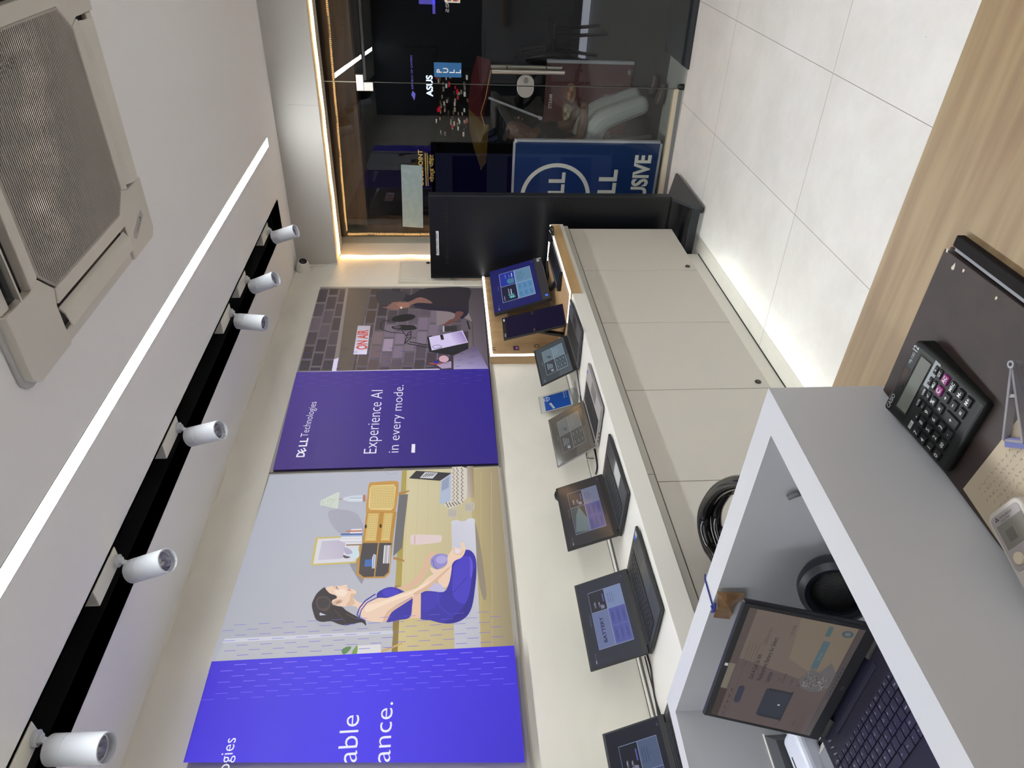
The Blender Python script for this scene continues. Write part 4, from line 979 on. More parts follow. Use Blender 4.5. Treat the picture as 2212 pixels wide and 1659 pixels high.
# dashes over the picture (in the third crop's coordinates)
A.crop = (400, 1300, 2.989)
def bnd(x): return 412-(x-190)*.0528
def left(y): return 300-(y*.287)
def right(y): return 2100+y*.080
for r_ in range(1, 8):
    A.k += 1
    for i in range(-1, 15):
        x = 112+i*156-r_*3+(78 if r_ % 2 else 0); y = bnd(x)-r_*(31+.2*r_)
        if x < left(y)+4 or x+80 > right(y)-2: continue
        A.k -= 1; A.line((116, 100, 214), [(x, y), (x+74, y-4)], 2.4+.25*(7-r_)*.6)
A.grad([(58, 38, 196), (60, 42, 216), (56, 38, 214), (54, 36, 196)], [(left(412), 413), (2122, 310), (2190, 1064), (left(1064)+6, 1064)], 3, 3)
A.grad([(66, 46, 214), (70, 52, 238), (70, 50, 238), (66, 46, 224)], [(left(413)+6, 414), (1150, 362), (1180, 1064), (left(1064)+14, 1064)], 3, 3)
A.k += 0
A.grad([(70, 52, 238), (62, 42, 220), (56, 36, 206), (70, 50, 238)], [(1150, 362), (2118, 311), (2184, 1064), (1180, 1064)], 6, 3)
for r_ in range(0, 7):
    A.k += 1
    for i in range(-1, 14):
        x = 84+i*161+r_*(-8)+(81 if r_ % 2 == 0 else 0); y = bnd(x)+30+r_*36
        if x < left(y)+4 or x+74 > right(y)-2: continue
        A.k -= 1; A.line((150, 130, 255), [(x, y), (x+80, y-4)], 3.6-r_*.3)
bB = A.P(341, 905); capT = abs(A.P(248, 960).z-A.P(330, 960).z)
A.k += 1; A.b.text('Technologies', bB+Vector((0, -.0, .0)), (0, 1, 0), (0, 0, 1), None, capT*.98, c=(240, 240, 252), weight=-.004, align='r')
A.text('able', (1112, 1062), (1130, 757), (978, 1062), (240, 240, 252), -.006)
A.text('ance.', (1326, 1060), (1346, 674), (1200, 1060), (240, 240, 252), -.006)
lightbox('b', .93, 2.398, 1.371, 2.428, 'nearer backlit wall picture: woman in blue sportswear meditating on a mat beside a sideboard', A)
# extend the near blue part beyond the frame of view
o = MB(); o.box(LX, LX+.0004, .935, 1.0, 1.385, 2.41, c=(60, 42, 220)); o.build('printed_margin', m_print, bpy.data.objects['wall_lightbox.001'])
# white aluminium edges round the lightboxes
struct(MB().box(XL+.0005, XL+.004, .9, 4.142, 1.362, 1.371).box(XL+.0005, XL+.004, 2.398, 2.405, 1.371, 2.428).build('trim_6', mat('edge_bead', (196, 190, 180), .5)))

# ------------------------------------------------------------------ display laptops
def screen_slide(b, W, Hh, style, z=.0006):
    "draws the display on the plane x=z (local), u along +y, v along +z; W,H: active area"
    kk = [0]
    def X(): kk[0] += 1; return z+kk[0]*.00005
    def r(u0, u1, v0, v1, c): x = X(); b.quad((x, (u0-.5)*W, v0*Hh), (x, (u1-.5)*W, v0*Hh), (x, (u1-.5)*W, v1*Hh), (x, (u0-.5)*W, v1*Hh), c=c)
    def p(pts, c): x = X(); b.add([(x, (u-.5)*W, v*Hh) for u, v in pts], [tuple(range(len(pts)))], c=c)
    def tx(s_, u, v, wd, cap, c, al='l', wt=0): x = X(); b.text(s_, (x, (u-.5)*W, v*Hh), (0,1,0), (0,0,1), wd*W if wd else None, cap*Hh, c=c, align=al, weight=wt)
    S_ = dict(
     battery=dict(bg=(42, 46, 62), ln=(150, 160, 196), tl=(112, 124, 168), tr=(34, 36, 50), br=(128, 146, 190), bl=(96, 104, 176), cell=(84, 92, 168), ink=(40, 44, 90)),
     photo=dict(bg=(46, 44, 50), ln=(140, 148, 176), tl=(72, 82, 84), tr=(44, 44, 50), br=(116, 124, 152), bl=(92, 96, 156), cell=(78, 82, 146), ink=(40, 42, 76)),
     grey=dict(bg=(72, 66, 58), ln=(140, 142, 142), tl=(66, 66, 64), tr=(104, 106, 104), br=(110, 110, 106), bl=(90, 88, 84), cell=(68, 68, 66), ink=(150, 152, 152)),
     teal=dict(bg=(66, 74, 80), ln=(168, 186, 196), tl=(60, 66, 76), tr=(112, 130, 140), br=(118, 138, 152), bl=(100, 118, 132), cell=(66, 76, 84), ink=(180, 196, 206)),
     navy=dict(bg=(10, 14, 38), ln=(130, 146, 180), tl=(66, 82, 118), tr=(8, 12, 36), br=(82, 98, 132), bl=(66, 78, 124), cell=(56, 66, 112), ink=(30, 36, 70)),
     aio=dict(bg=(14, 16, 104), ln=(190, 206, 226), tl=(14, 16, 60), tr=(30, 50, 170), br=(104, 146, 180), bl=(110, 152, 190), cell=(92, 146, 196), ink=(50, 70, 120)))[style]
    r(0, 1, 0, 1, S_['bg'])
    if style in ('teal', 'grey'): p([(0, 0), (.5, 0), (.35, .3), (0, .45)], tuple(min(255, c_+18) for c_ in S_['bg']))
    a0, a1, b0, b1 = .17, .86, .10, .80
    um, vm = .535, .46
    g = .006
    r(a0, a1, b0, b1, S_['ln'])
    if style == 'photo': um2 = .60
    else: um2 = .60 if style == 'battery' or style == 'navy' else .53
    r(a0+g, um2, vm+g, b1-g, S_['tl']); r(um2+g, a1-g, vm+g, b1-g, S_['tr']); r(um2+g, a1-g, b0+g, vm-g, S_['br']); r(a0+g, um2, b0+g, vm-g, S_['bl'])
    for i in range(2):
        for j in range(3):
            u0 = a0+.02+i*(um2-a0-.02)/2; u1 = u0+(um2-a0-.05)/2; v0 = b0+.02+j*(vm-b0-.03)/3; v1 = v0+(vm-b0-.07)/3
            r(u0, u1, v0, v1, S_['cell']); r(u0+.03, u1-.03, (v0+v1)/2+.008, (v0+v1)/2+.014, S_['ink']); r(u0+.045, u1-.05, (v0+v1)/2-.012, (v0+v1)/2-.006, S_['ink'])
    if style == 'battery': tx('BATTERY', a0+.06, vm+.14, um2-a0-.13, .07, (30, 32, 80), wt=.02)
    if style == 'photo': p([(a0+g, vm+g), (a0+.04, b1-.02), (a0+.30, b1-.10), (a0+.42, vm+.14), (a0+.36, vm+g)], (108, 124, 130)); p([(a0+.2, vm+g), (a0+.42, vm+.14), (a0+.43, vm+g)], (50, 54, 58))
    if style in ('battery', 'photo', 'navy'):
        for k, (s1) in enumerate(('₹' if False else '51,990/-', '5,199/-')):
            tx(s1, um2+.05, b1-.12-k*.09, None, .032, (176, 180, 200), wt=.02)
        p([(um2+.02, vm+.05), (um2+.06, vm+.05), (um2+.07, vm+.12), (um2+.02, vm+.13)], (130, 130, 160)); r(um2+.1, a1-.06, vm+.035, vm+.06, (96, 92, 176))
    if style == 'aio':
        tx('#1', a0+.05, vm+.08, None, .12, (120, 210, 220), wt=.03); r(a0+.14, a0+.28, vm+.17, vm+.19, (150, 160, 190)); r(a0+.14, a0+.26, vm+.12, vm+.14, (210, 214, 230)); r(a0+.03, a0+.13, b1-.06, b1-.045, (150, 160, 190))
        p([(um2+.03, vm+.03), (um2+.15, vm+.03), (um2+.15, vm+.17), (um2+.09, vm+.19), (um2+.03, vm+.16)], (70, 130, 160)); r(um2+.18, a1-.05, vm+.05, vm+.075, (180, 190, 220)); r(um2+.18, a1-.05, vm+.2, vm+.21, (150, 160, 210)); r(um2+.18, a1-.08, vm+.12, vm+.13, (150, 160, 210))
    if style in ('teal', 'grey'):
        tx('#1', a0+.04, vm+.10, None, .09, (190, 200, 206), wt=.02); 
        for k in range(4): r(a0+.13, um2-.06-.02*k, b1-.1-k*.045, b1-.085-k*.045, S_['ink'])
        p([(um2+.05, vm+.1), (um2+.11, vm+.07), (um2+.13, vm+.13), (um2+.08, vm+.17)], (70, 80, 86)); p([(um2+.1, vm+.12), (um2+.16, vm+.18), (um2+.13, vm+.22), (um2+.09, vm+.18)], (80, 90, 96))
    # right lower text lines
    for k in range(3): r(um2+.06, a1-.07, vm-.06-k*.045, vm-.054-k*.045, S_['ink'])
    r(um2+.14, a1-.14, vm-.2, vm-.194, S_['ink'])
    tx('Technologies', .075, .885, None, .018, tuple(min(255, c_+90) for c_ in S_['bg'])); tx('DELL', .03, .885, .04, .02, (200, 205, 220), wt=.03)
    tx({'battery': 'DELL Inspiron 15', 'photo': 'Dell Vostro 3530', 'aio': 'INSPIRON 24', 'navy': 'DELL Inspiron 14', 'teal': 'INSPIRON 14', 'grey': 'INSPIRON 13'}[style], .52, .84, None, .026, tuple(min(255, c_+80) for c_ in S_['bg']), 'c')
    tx('intel', .94, .03, None, .02, (150, 160, 190), 'c')

def keyboard_mesh(b, W, D, y0f, y1f, nx=15, ny=5, m=0, h=.0012, mark=True):
    "keys from x=y0f*D (rear) to y1f*D (front)"
    kx0, kx1 = D*y0f, D*y1f; kw = W*.86
    for j in range(ny):
        x0 = kx0+(kx1-kx0)*j/ny; x1 = kx0+(kx1-kx0)*(j+1)/ny
        n = nx; widths = [1]*n
        if j == 1: widths[-1] = 1.6
        if j == 2: widths[0] = 1.5; widths[-1] = 1.5
        if j == 3: widths[0] = 1.8; widths[-1] = 1.8; widths = widths[:-1]
        if j == 4: widths = [1, 1, 1, 1.1, 5.6, 1, 1, 1, 1, 1]
        tot = sum(widths); y = -kw/2
        for wi in widths:
            dy_ = kw*wi/tot; b.box(x0+.0012, x1-.0012, y+.0012, y+dy_-.0012, 0, h, m); y += dy_
def laptop(name, label, hx, hy, yawv, W, D, L, th, style, body, deck, lidc, sticker=None, glow=None):
    t = thing('laptop', (hx, hy, CZ), label, 'laptop', rz=yawv, group='open laptops on the white worktop')
    hb = .0155
    b = MB(); b.box(-.008, D, -W/2, W/2, .005, hb); b.build('base', body, t, world=False, bevel=.003)
    b = MB(); b.box(.02, .03, -W*.4, W*.4, 0, .005).box(D-.03, D-.02, -W*.4, W*.4, 0, .005); b.build('rubber_foot', m_black, t, world=False)
    b = MB(); b.box(D*.06, D*.98, -W*.49, W*.49, hb, hb+.0004); 
    dk = b.build('palm_rest', deck, t, world=False)
    b = MB(); b.box(D*.10, D*.60, -W*.445, W*.445, hb+.0004, hb+.0006)
    b.M = Matrix.Translation((0, 0, hb+.0006)); keyboard_mesh(b, W, D, .11, .59, m=1); b.M = Matrix()
    b.build('keyboard', [m_black, m_key], t, world=False)
    if style in ('teal',):
        pass
    b = MB(); b.box(D*.66, D*.95, -W*.17, W*.13, hb+.0004, hb+.0007); b.build('touchpad', mat('touchpad_'+name, (96, 94, 92) if style == 'grey' else (44, 44, 47), .3), t, world=False)
    b = MB(); 
    for k in range(3): b.box(D*(.12+.1*k), D*(.17+.1*k), -W/2-.0004, -W/2+.001, .0085, .012)
    b.build('port', m_black, t, world=False)
    if sticker:
        b = MB()
        if sticker == 'sheet': b.box(D*.66, D*.97, -W*.20, W*.05, hb+.0008, hb+.0012, 0)
        else: b.box(D*.88, D*.96, W*.40, W*.46, hb+.0005, hb+.0009, 0).box(D*.78, D*.86, W*.42, W*.47, hb+.0005, hb+.0009, 1)
        b.build('sticker', [mat('sticker_grey', (176, 178, 178), .5), mat('sticker_blue', (60, 90, 190), .5)], t, world=False)
    # lid, hinged at the rear edge
    e = Matrix.Translation((0, 0, hb)) @ Matrix.Rotation(-th, 4, 'Y')
    b = MB(); b.M = e; b.box(-.006, 0, -W/2, W/2, .002, L); lid = b.build('lid', lidc, t, world=False, bevel=.0028)
    bz = .006
    b = MB(); b.M = e; b.box(0, .0008, -W/2+.002, W/2-.002, .004, L-.002); b.build('bezel', mat('bezel_'+('grey' if style == 'grey' else 'black'), (70, 66, 60) if style == 'grey' else (30, 30, 32), .35), lid, world=False)
    AW, AH = W-.014, L-.030
    b = MB(); b.M = e @ Matrix.Translation((.0008, 0, .021)); screen_slide(b, AW, AH, style); b.build('screen', m_screen, lid, world=False)
    b = MB(); b.M = e; b.cyl((.0008, 0, L-.0045), (.0014, 0, L-.0045), .0012, seg=10); b.build('webcam', m_blackg, lid, world=False)
    b = MB(); b.cyl((-.002, -W*.42, hb-.001), (-.002, W*.42, hb-.001), .0055, seg=14); b.build('hinge', m_black, t, world=False)
    return t
dkc = mat('laptop_carbon', (38, 39, 42), .42); dk2 = mat('laptop_carbon_deck', (48, 49, 52), .4)
slv = mat('laptop_silver', (158, 156, 156), .32, .6); slv2 = mat('laptop_silver_deck', (172, 166, 164), .38, .3)
gry = mat('laptop_graphite', (70, 71, 75), .35, .4); gry2 = mat('laptop_graphite_deck', (84, 85, 90), .4, .2)
laptop('a', 'slim grey laptop with pale teal screen, nearest the oak panel', -2.02, 2.988, .067, .351, .215, .201, .512, 'teal', gry, gry2, dkc, 'pair')
laptop('b', 'silver laptop with a brownish-grey screen, in front of the small QR stand', -2.041, 2.439, .017, .340, .214, .201, .634, 'grey', slv, slv2, slv, 'pair')
laptop('c', 'black laptop with a grey paper stuck on its palm rest', -2.043, 1.937, .033, .348, .215, .209, .385, 'photo', dkc, dk2, dkc, 'sheet')
laptop('d', 'black laptop whose screen says BATTERY', -2.054, 1.449, .019, .350, .222, .207, .437, 'battery', dkc, dk2, dkc, 'pair')
laptop('e', 'black laptop with a dark navy screen, cut off at the picture bottom', -2.073, .906, .004, .357, .235, .207, .516, 'navy', dkc, dk2, gry)

# cables on the counter
def cable(name, pts, r_, label, plug=None, m=m_black, group=None):
    t = thing(name, pts[0], label, 'cable', group=group)
    # smooth path
    P = [Vector(p) for p in pts]; out = []
    for i in range(len(P)-1):
        p0 = P[max(i-1, 0)]; p1 = P[i]; p2 = P[i+1]; p3 = P[min(i+2, len(P)-1)]
        for j in range(6):
            u = j/6; out.append(.5*((2*p1)+(-p0+p2)*u+(2*p0-5*p1+4*p2-p3)*u*u+(-p0+3*p1-3*p2+p3)*u**3))
    out.append(P[-1])
    MB().tube(out, r_, 8).build('lead', m, t, smooth=True)
    if plug: 
        d = (P[-1]-P[-2]).normalized(); MB().cyl(P[-1]-d*.03, P[-1], .004, .0055, 12).build('plug', m, t, smooth=True)
    return t
zc = CZ+.004
def cp(px, py, z=zc): return wp(px, py, 2, z)
cable('power_cable', [cp(1246, 798), cp(1249, 820), cp(1253, 850), cp(1255, 866)], .0025, 'black lead from the teal-screened laptop to the silver laptop', True)
cable('power_cable', [cp(1284, 970), cp(1288, 990), cp(1290, 1010), cp(1287, 1024)], .004, 'thick black adapter lead between the silver laptop and the one with the paper sheet')
cable('power_cable', [cp(1268, 975), cp(1267, 987), cp(1272, 990), cp(1282, 990)], .0022, 'thin looped black lead behind the silver laptop')
cable('power_cable', [cp(1397, 1413), cp(1405, 1440), cp(1409, 1470), cp(1413, 1500), cp(1420, 1528), cp(1425, 1545)], .003, 'black lead plugged into the side of the BATTERY laptop', True)
cable('power_cable', [cp(1393, 1418), cp(1402, 1455), cp(1413, 1500), cp(1421, 1545)], .0022, 'thin second black lead running beside the BATTERY laptop lead')
# QR stand behind the silver laptop
def qrstand():
    t = thing('acrylic_stand', (-2.25, 2.834, CZ), 'small clear acrylic stand with a blue card behind the silver laptop', 'card stand', rz=-.016)
    th = .329; W, L = .134, .196
    e = Matrix.Rotation(-th, 4, 'Y'); t.location.x = -2.19
    b = MB(); b.M = e; b.box(-.0015, 0, -W/2, W/2, 0, L); b.box(.0022, .0034, -W/2, W/2, 0, L); b.M = Matrix(); b.box(0, .05, -W/2, W/2, 0, .002); b.build('acrylic_holder', m_acryl, t, world=False)
    b = MB(); b.M = e; K = [.0002]
    def r(u0, u1, v0, v1, c): K[0] += .0002; b.quad((K[0], (u0-.5)*W, v0*L), (K[0], (u1-.5)*W, v0*L), (K[0], (u1-.5)*W, v1*L), (K[0], (u0-.5)*W, v1*L), c=c)
    r(.03, .97, .12, .97, (206, 202, 192)); r(.06, .94, .18, .86, (30, 84, 170))
    K[0] += .0002; n = 18; rr_ = .016
    for k in range(n):
        a0, a1 = 2*math.pi*k/n, 2*math.pi*(k+1)/n; b.add([(K[0], (.75-.5)*W+q_*math.cos(a), .78*L+q_*math.sin(a)) for q_, a in ((rr_*.8, a0), (rr_, a0), (rr_, a1), (rr_*.8, a1))], [(0,1,2,3)], c=(226, 230, 240))
    b.text('DELL', (K[0], .25*W, .78*L-.003), (0,1,0), (0,0,1), .024, .006, c=(226, 230, 240), align='c', weight=.03)
    r(.35, .78, .36, .58, (30, 84, 170))
    K[0] += .0002; b.add([(K[0], -.40*W, .66*L), (K[0], -.05*W, .74*L), (K[0], -.02*W, .69*L), (K[0], -.37*W, .61*L)], [(0,1,2,3)], c=(226, 226, 226))
    for k in range(3): b.add([(K[0]+.0002, -.37*W+.002*k, (.655-.012*k)*L), (K[0]+.0002, -.07*W, (.725-.012*k)*L), (K[0]+.0002, -.07*W, (.721-.012*k)*L), (K[0]+.0002, -.37*W+.002*k, (.651-.012*k)*L)], [(0,1,2,3)], c=(60, 60, 60))
    b.text('Scan to know', (K[0], .05*W, .3*L), (0,1,0), (0,0,1), .07, .007, c=(220, 226, 240), weight=.02); b.text('our offers', (K[0], .05*W, .245*L), (0,1,0), (0,0,1), .05, .006, c=(220, 226, 240))
    b.build('blue_card', m_flat, t, world=False)
qrstand()
# black rounded mouse
tp = wp(1203, 1070, 0, -2.19)
t = thing('computer_mouse', (-2.19, tp.y, CZ), 'black rounded mouse standing on end behind the laptop with the paper sheet', 'mouse')
b = MB(); b.lathe((-2.19, tp.y, CZ), (0, 0, 1), [(0, .0), (.03, .002), (.034, .03), (.036, .08), (.037, tp.z-CZ-.03), (.030, tp.z-CZ-.008), (.016, tp.z-CZ+.008), (0, tp.z-CZ+.012)], 28); b.build('mouse_body', m_blackg, t, smooth=True)
MB().box(-2.16, -2.152, tp.y-.004, tp.y+.004, tp.z-.05, tp.z-.02).build('scroll_wheel', m_grey, t, bevel=.002)

# all-in-one PC
def aio():
    W, L, th = .543, .351, .308; z0 = 1.0
    t = thing('desktop_computer', (-2.05, 3.865, CZ+.008), 'all-in-one desktop computer with deep blue screen standing on the oak base', 'computer', rz=.01)
    e = Matrix.Translation((0, 0, .035)) @ Matrix.Rotation(-th, 4, 'Y')
    b = MB(); b.M = e; b.box(-.022, 0, -W/2, W/2, -.002, L); sc_ = b.build('monitor_housing', mat('aio_black', (26, 26, 30), .35), t, world=False, bevel=.003)
    b = MB(); b.M = e; b.box(0, .002, -W/2, W/2, 0, .052); b.build('chin', mat('aio_chin', (62, 60, 64), .45), sc_, world=False, bevel=.001)
    b = MB(); b.M = e @ Matrix.Translation((.0005, 0, .054)); screen_slide(b, W-.008, L-.058, 'aio'); b.build('screen', m_screen, sc_, world=False)
    b = MB(); b.M = e; b.box(.002, .0024, W*.40, W*.44, .014, .03, 0).box(.002, .0024, -W*.44, -W*.40, .014, .03, 1).box(.002, .0024, W*.455, W*.475, -.0, .03, 0); b.build('sticker', [mat('sticker_pale', (205, 206, 208), .5), mat('sticker_glow', (60, 110, 220), .5, emit=(60, 110, 220), es=.5)], sc_, world=False)
    b = MB(); b.tube([(.02, -.17, .006), (-.05, -.08, .01), (-.09, 0, .04), (-.09, 0, .09)], [.008, .01, .012, .012]); b.tube([(.02, .17, .006), (-.05, .08, .01), (-.09, 0, .04)], [.008, .01, .012]); b.build('stand', m_black, t, world=False, smooth=True)
    b = MB(); b.tube([(.11, -.26, .008), (.06, -.21, .012), (.01, -.16, .016), (-.02, -.12, .03)], [.012, .014, .014, .012], 12); b.build('stand_foot', m_black, t, world=False, smooth=True)
aio()
# keyboard, mouse on the oak base
def kb():
    a = wp(1215, 588, 2, .975); c_ = wp(1193, 535, 2, .975); d_ = wp(1206, 628, 2, .975)
    W = .43; D = .125
    t = thing('computer_keyboard', (-1.965, 3.72, CZ+.008), 'black wired keyboard lying in front of the all-in-one computer', 'keyboard', rz=.0)
    t.location = (-1.945, 3.70, CZ+.008)
    b = MB(); b.prism([(0, .004), (0, .022), (D, .011), (D, .002)], -W/2, W/2, ax=1); b.build('keyboard_body', m_black, t, world=False, bevel=.002)
    b = MB(); b.M = Matrix.Translation((0, 0, .0215)) @ Matrix.Rotation(R(5), 4, 'Y'); keyboard_mesh(b, W*1.1, D, .08, .95, 20, 6, 0, .0035); b.build('keys', mat('desk_key', (18, 18, 20), .4), t, world=False)
    b = MB()
    for k in range(40): b.box(.03, .0325, -W/2+.01+k*.0103, -W/2+.013+k*.0103, .0245, .0252)
    b.box(.112, .1145, -.18, .18, .0125, .0145)
    b.build('key_legends', mat('legend_white', (190, 190, 190), .5), t, world=False)
kb()
mp_ = wp(1189, 506, 2, .98)
t = thing('computer_mouse', (mp_.x, mp_.y, CZ+.008), 'black mouse at the far end of the oak base beyond the keyboard', 'mouse')
b = MB(); b.lathe((mp_.x, mp_.y, CZ+.008), (0, 0, 1), [(.028, 0), (.033, .01), (.03, .024), (.018, .034), (0, .037)], 24)
for v in b.v: v.x = mp_.x+(v.x-mp_.x)*1.6
b.build('mouse_body', m_blackg, t, smooth=True)
# slim dark portrait panel
def panelstand():
    t = thing('info_panel', (-1.993, 3.317, CZ+.008), 'slim upright dark navy information panel leaning between the computer and the teal-screened laptop', 'display panel', rz=-.204)
    W, L, th = .175, .355, .307; e = Matrix.Rotation(-th, 4, 'Y')
    b = MB(); b.M = e; b.box(-.012, 0, -W/2, W/2, 0, L); b.build('panel_body', m_black, t, world=False, bevel=.002)
    b = MB(); b.M = e; b.box(0, .001, -W/2+.006, W/2-.006, .006, L-.02); f = b.build('panel_face', mat('navy_face', (28, 24, 46), .12), t, world=False)
    b = MB(); b.M = e; b.text('DELL', (.0012, -W*.40, L-.016), (0,1,0), (0,0,1), .028, .007, weight=.02); b.box(.0011, .0014, W*.30, W*.42, L-.016, L-.009); b.build('lettering', mat('panel_white', (206, 206, 212), .5), f, world=False)
    b = MB(); b.prism([(-.105, 0), (-.085, 0), (-.05, .17), (-.06, .18)], -W*.45, -W*.32, ax=1); b.box(-.105, .0, -W*.45, -W*.32, 0, .006); b.prism([(-.105, 0), (-.085, 0), (-.05, .17), (-.06, .18)], W*.32, W*.45, ax=1); b.box(-.105, .0, W*.32, W*.45, 0, .006)
    b.build('support_leg', m_black, t, world=False)
panelstand()
cable('monitor_cable', [(-1.93, 3.60, CZ+.012), (-1.96, 3.55, CZ+.012), (-2.0, 3.58, CZ+.03), (-2.04, 3.53, CZ+.03), (-2.09, 3.60, CZ+.02)], .002, 'thin tangled black cable between the keyboard and the computer stand')
cable('monitor_cable', [(-2.15, 3.25, CZ+.06), (-2.13, 3.22, CZ+.10), (-2.15, 3.18, CZ+.07), (-2.17, 3.12, CZ+.012)], .002, 'thin black cable hanging beside the navy information panel')

# ------------------------------------------------------------------ signage totem seen from behind
def totem():
    y = 4.2; x0, x1 = -2.236, -1.668; z0, z1 = .17, 1.712
    t = thing('signage_totem', ((x0+x1)/2, y, 0), 'tall black digital signage stand seen from behind, at the end of the counter', 'signage stand')
    mk = mat('totem_black', (17, 18, 22), .32, spec=.4)
    MB().box(x0, x1, y, y+.045, z0, z1).build('back_cover', mk, t, bevel=.004)
    MB().box(x1-.006, x1+.004, y-.004, y+.05, z0, z1).box(x0-.004, x0+.004, y-.002, y+.05, z0, z1).build('side_rail', mat('totem_rail', (42, 44, 48), .35, .3), t, bevel=.002)
    b = MB(); yy_ = y+.0455
    b.box(x0+.02, x1-.02, y+.045, yy_, z0+.12, z1-.03, c=(92, 98, 150))
    for a0, a1, c0, c1, cc in ((x0+.05, x1-.09, 1.28, 1.55, (24, 24, 110)), (x0+.05, x1-.09, .86, 1.12, (24, 24, 110)), (x1-.07, x1-.02, .3, 1.68, (6, 6, 12)), (x0+.05, x1-.09, .45, .7, (24, 24, 110))): b.box(a0, a1, yy_, yy_+.0005, c0, c1, c=cc)
    b.build('display_screen', colmat('totem_screen', .2, .9), t)
    b = MB()
    for k in range(24):
        x = x0+.10+k*.0165; b.box(x, x+.009, y-.0012, y+.001, z1-.118, z1-.100)
    for k in range(4):
        x = x1-.085+k*.014; b.box(x, x+.008, y-.0012, y+.001, .93, .95)
    b.build('vent_slots', m_trough, t)
    a = wp(940, 499, 1, y); c_ = wp(950, 551, 1, y)
    b = MB(); b.box(c_.x, a.x, y-.0016, y-.0004, c_.z+.004, a.z-.004); lb = b.build('serial_label', mat('label_white', (214, 214, 208), .5), t)
    MB().text('24CKTTELKC00007', (c_.x+.008, y-.002, c_.z+.011), (1,0,0), (0,0,1), a.x-c_.x-.016, .013).build('lettering', m_black, lb)
    # foot: side cheek plates and shelf
    b = MB(); b.box(x0+.02, x1, y+.03, y+.30, .045, .075); b.box(x0+.02, x1, y-.02, y+.05, .12, .175); b.build('foot_plate', mk, t, bevel=.003)
    for xx, nm in ((x1+.005, 'side_cheek'), (x0-.002, 'side_cheek')):
        b = MB(); b.prism([(y+.42, .02), (y+.42, .035), (y+.06, .18), (y-.03, .18), (y-.15, .09), (y-.17, .05), (y-.17, .02)], xx-.018, xx, ax=0); b.build(nm, mat('totem_foot', (50, 52, 56), .4, .3), t, bevel=.002)
    MB().box(x0+.0, x1-.01, y-.16, y-.14, .03, .085).build('front_bar', mat('totem_foot2', (34, 37, 42), .4, .2), t, bevel=.002)
    for xx in (x1-.03, x0+.03):
        for yy in (y-.13, y+.36):
            b = MB(); b.cyl((xx-.012, yy, .0235), (xx+.012, yy, .0235), .023, seg=20); b.build('wheel', m_black, t, smooth=True)
totem()

# ------------------------------------------------------------------ white enclosure desk
RZ = 1.1125
PO = [(-.642, .841), (-1.561, .849), (-1.60, .50), (-1.645, .03), (-.70, .03)]
outer = [(-.642, .841), (-1.561, .849), (-1.648, .02), (-.700, .02)]
inner = [(-.698, .793), (-1.522, .798), (-1.606, .05), (-.748, .05)]
def ring(o_, i_, z0, z1, skip=None):
    b = MB(); n = 4
    for k in range(n):
        a, c_ = o_[k], o_[(k+1) % n]; d, e = i_[k], i_[(k+1) % n]
        if skip is not None and k == skip: continue
        b.add([(*a, z0), (*c_, z0), (*e, z0), (*d, z0), (*a, z1), (*c_, z1), (*e, z1), (*d, z1)], [(0,1,2,3), (7,6,5,4), (0,4,5,1), (3,2,6,7), (0,3,7,4), (1,5,6,2)])
    return b
t = thing('reception_desk', (-1.15, .45, 0), 'white reception desk enclosure with thick square rim around the lower laptop shelf', 'desk')
b = ring(outer, inner, 0, RZ); 
bm = bmesh.new()
o = b.build('enclosure_wall', m_desk, t)
bm.from_mesh(o.data); bmesh.ops.remove_doubles(bm, verts=bm.verts, dist=1e-5); bmesh.ops.recalc_face_normals(bm, faces=bm.faces); bm.to_mesh(o.data); bm.free()
MB().prism([(p[0]*.999+(-.0012), p[1]) for p in [(-.70, .79), (-1.52, .795), (-1.60, .06), (-.752, .06)]], .84, .878).build('inner_shelf', m_desk, t)
DZ = .878
# wooden worktop
WZ = .92
t = thing('wooden_worktop', (.2, .4, WZ), 'light wood-grain service worktop to the right of the white desk', 'worktop')
b = MB(); b.prism([(-.95, .966), (-.95, .852), (-.640, .8425), (-.6975, .018), (-.66, -.6), (1.10, -.6), (1.10, .966)], WZ-.04, WZ); 
b.build('worktop_slab', m_wood, t, bevel=.001)
MB().prism([(-.60, .93), (-.655, .03), (-.62, -.55), (1.08, -.55), (1.08, .93)], .0, WZ-.041).build('worktop_body', m_white, t)

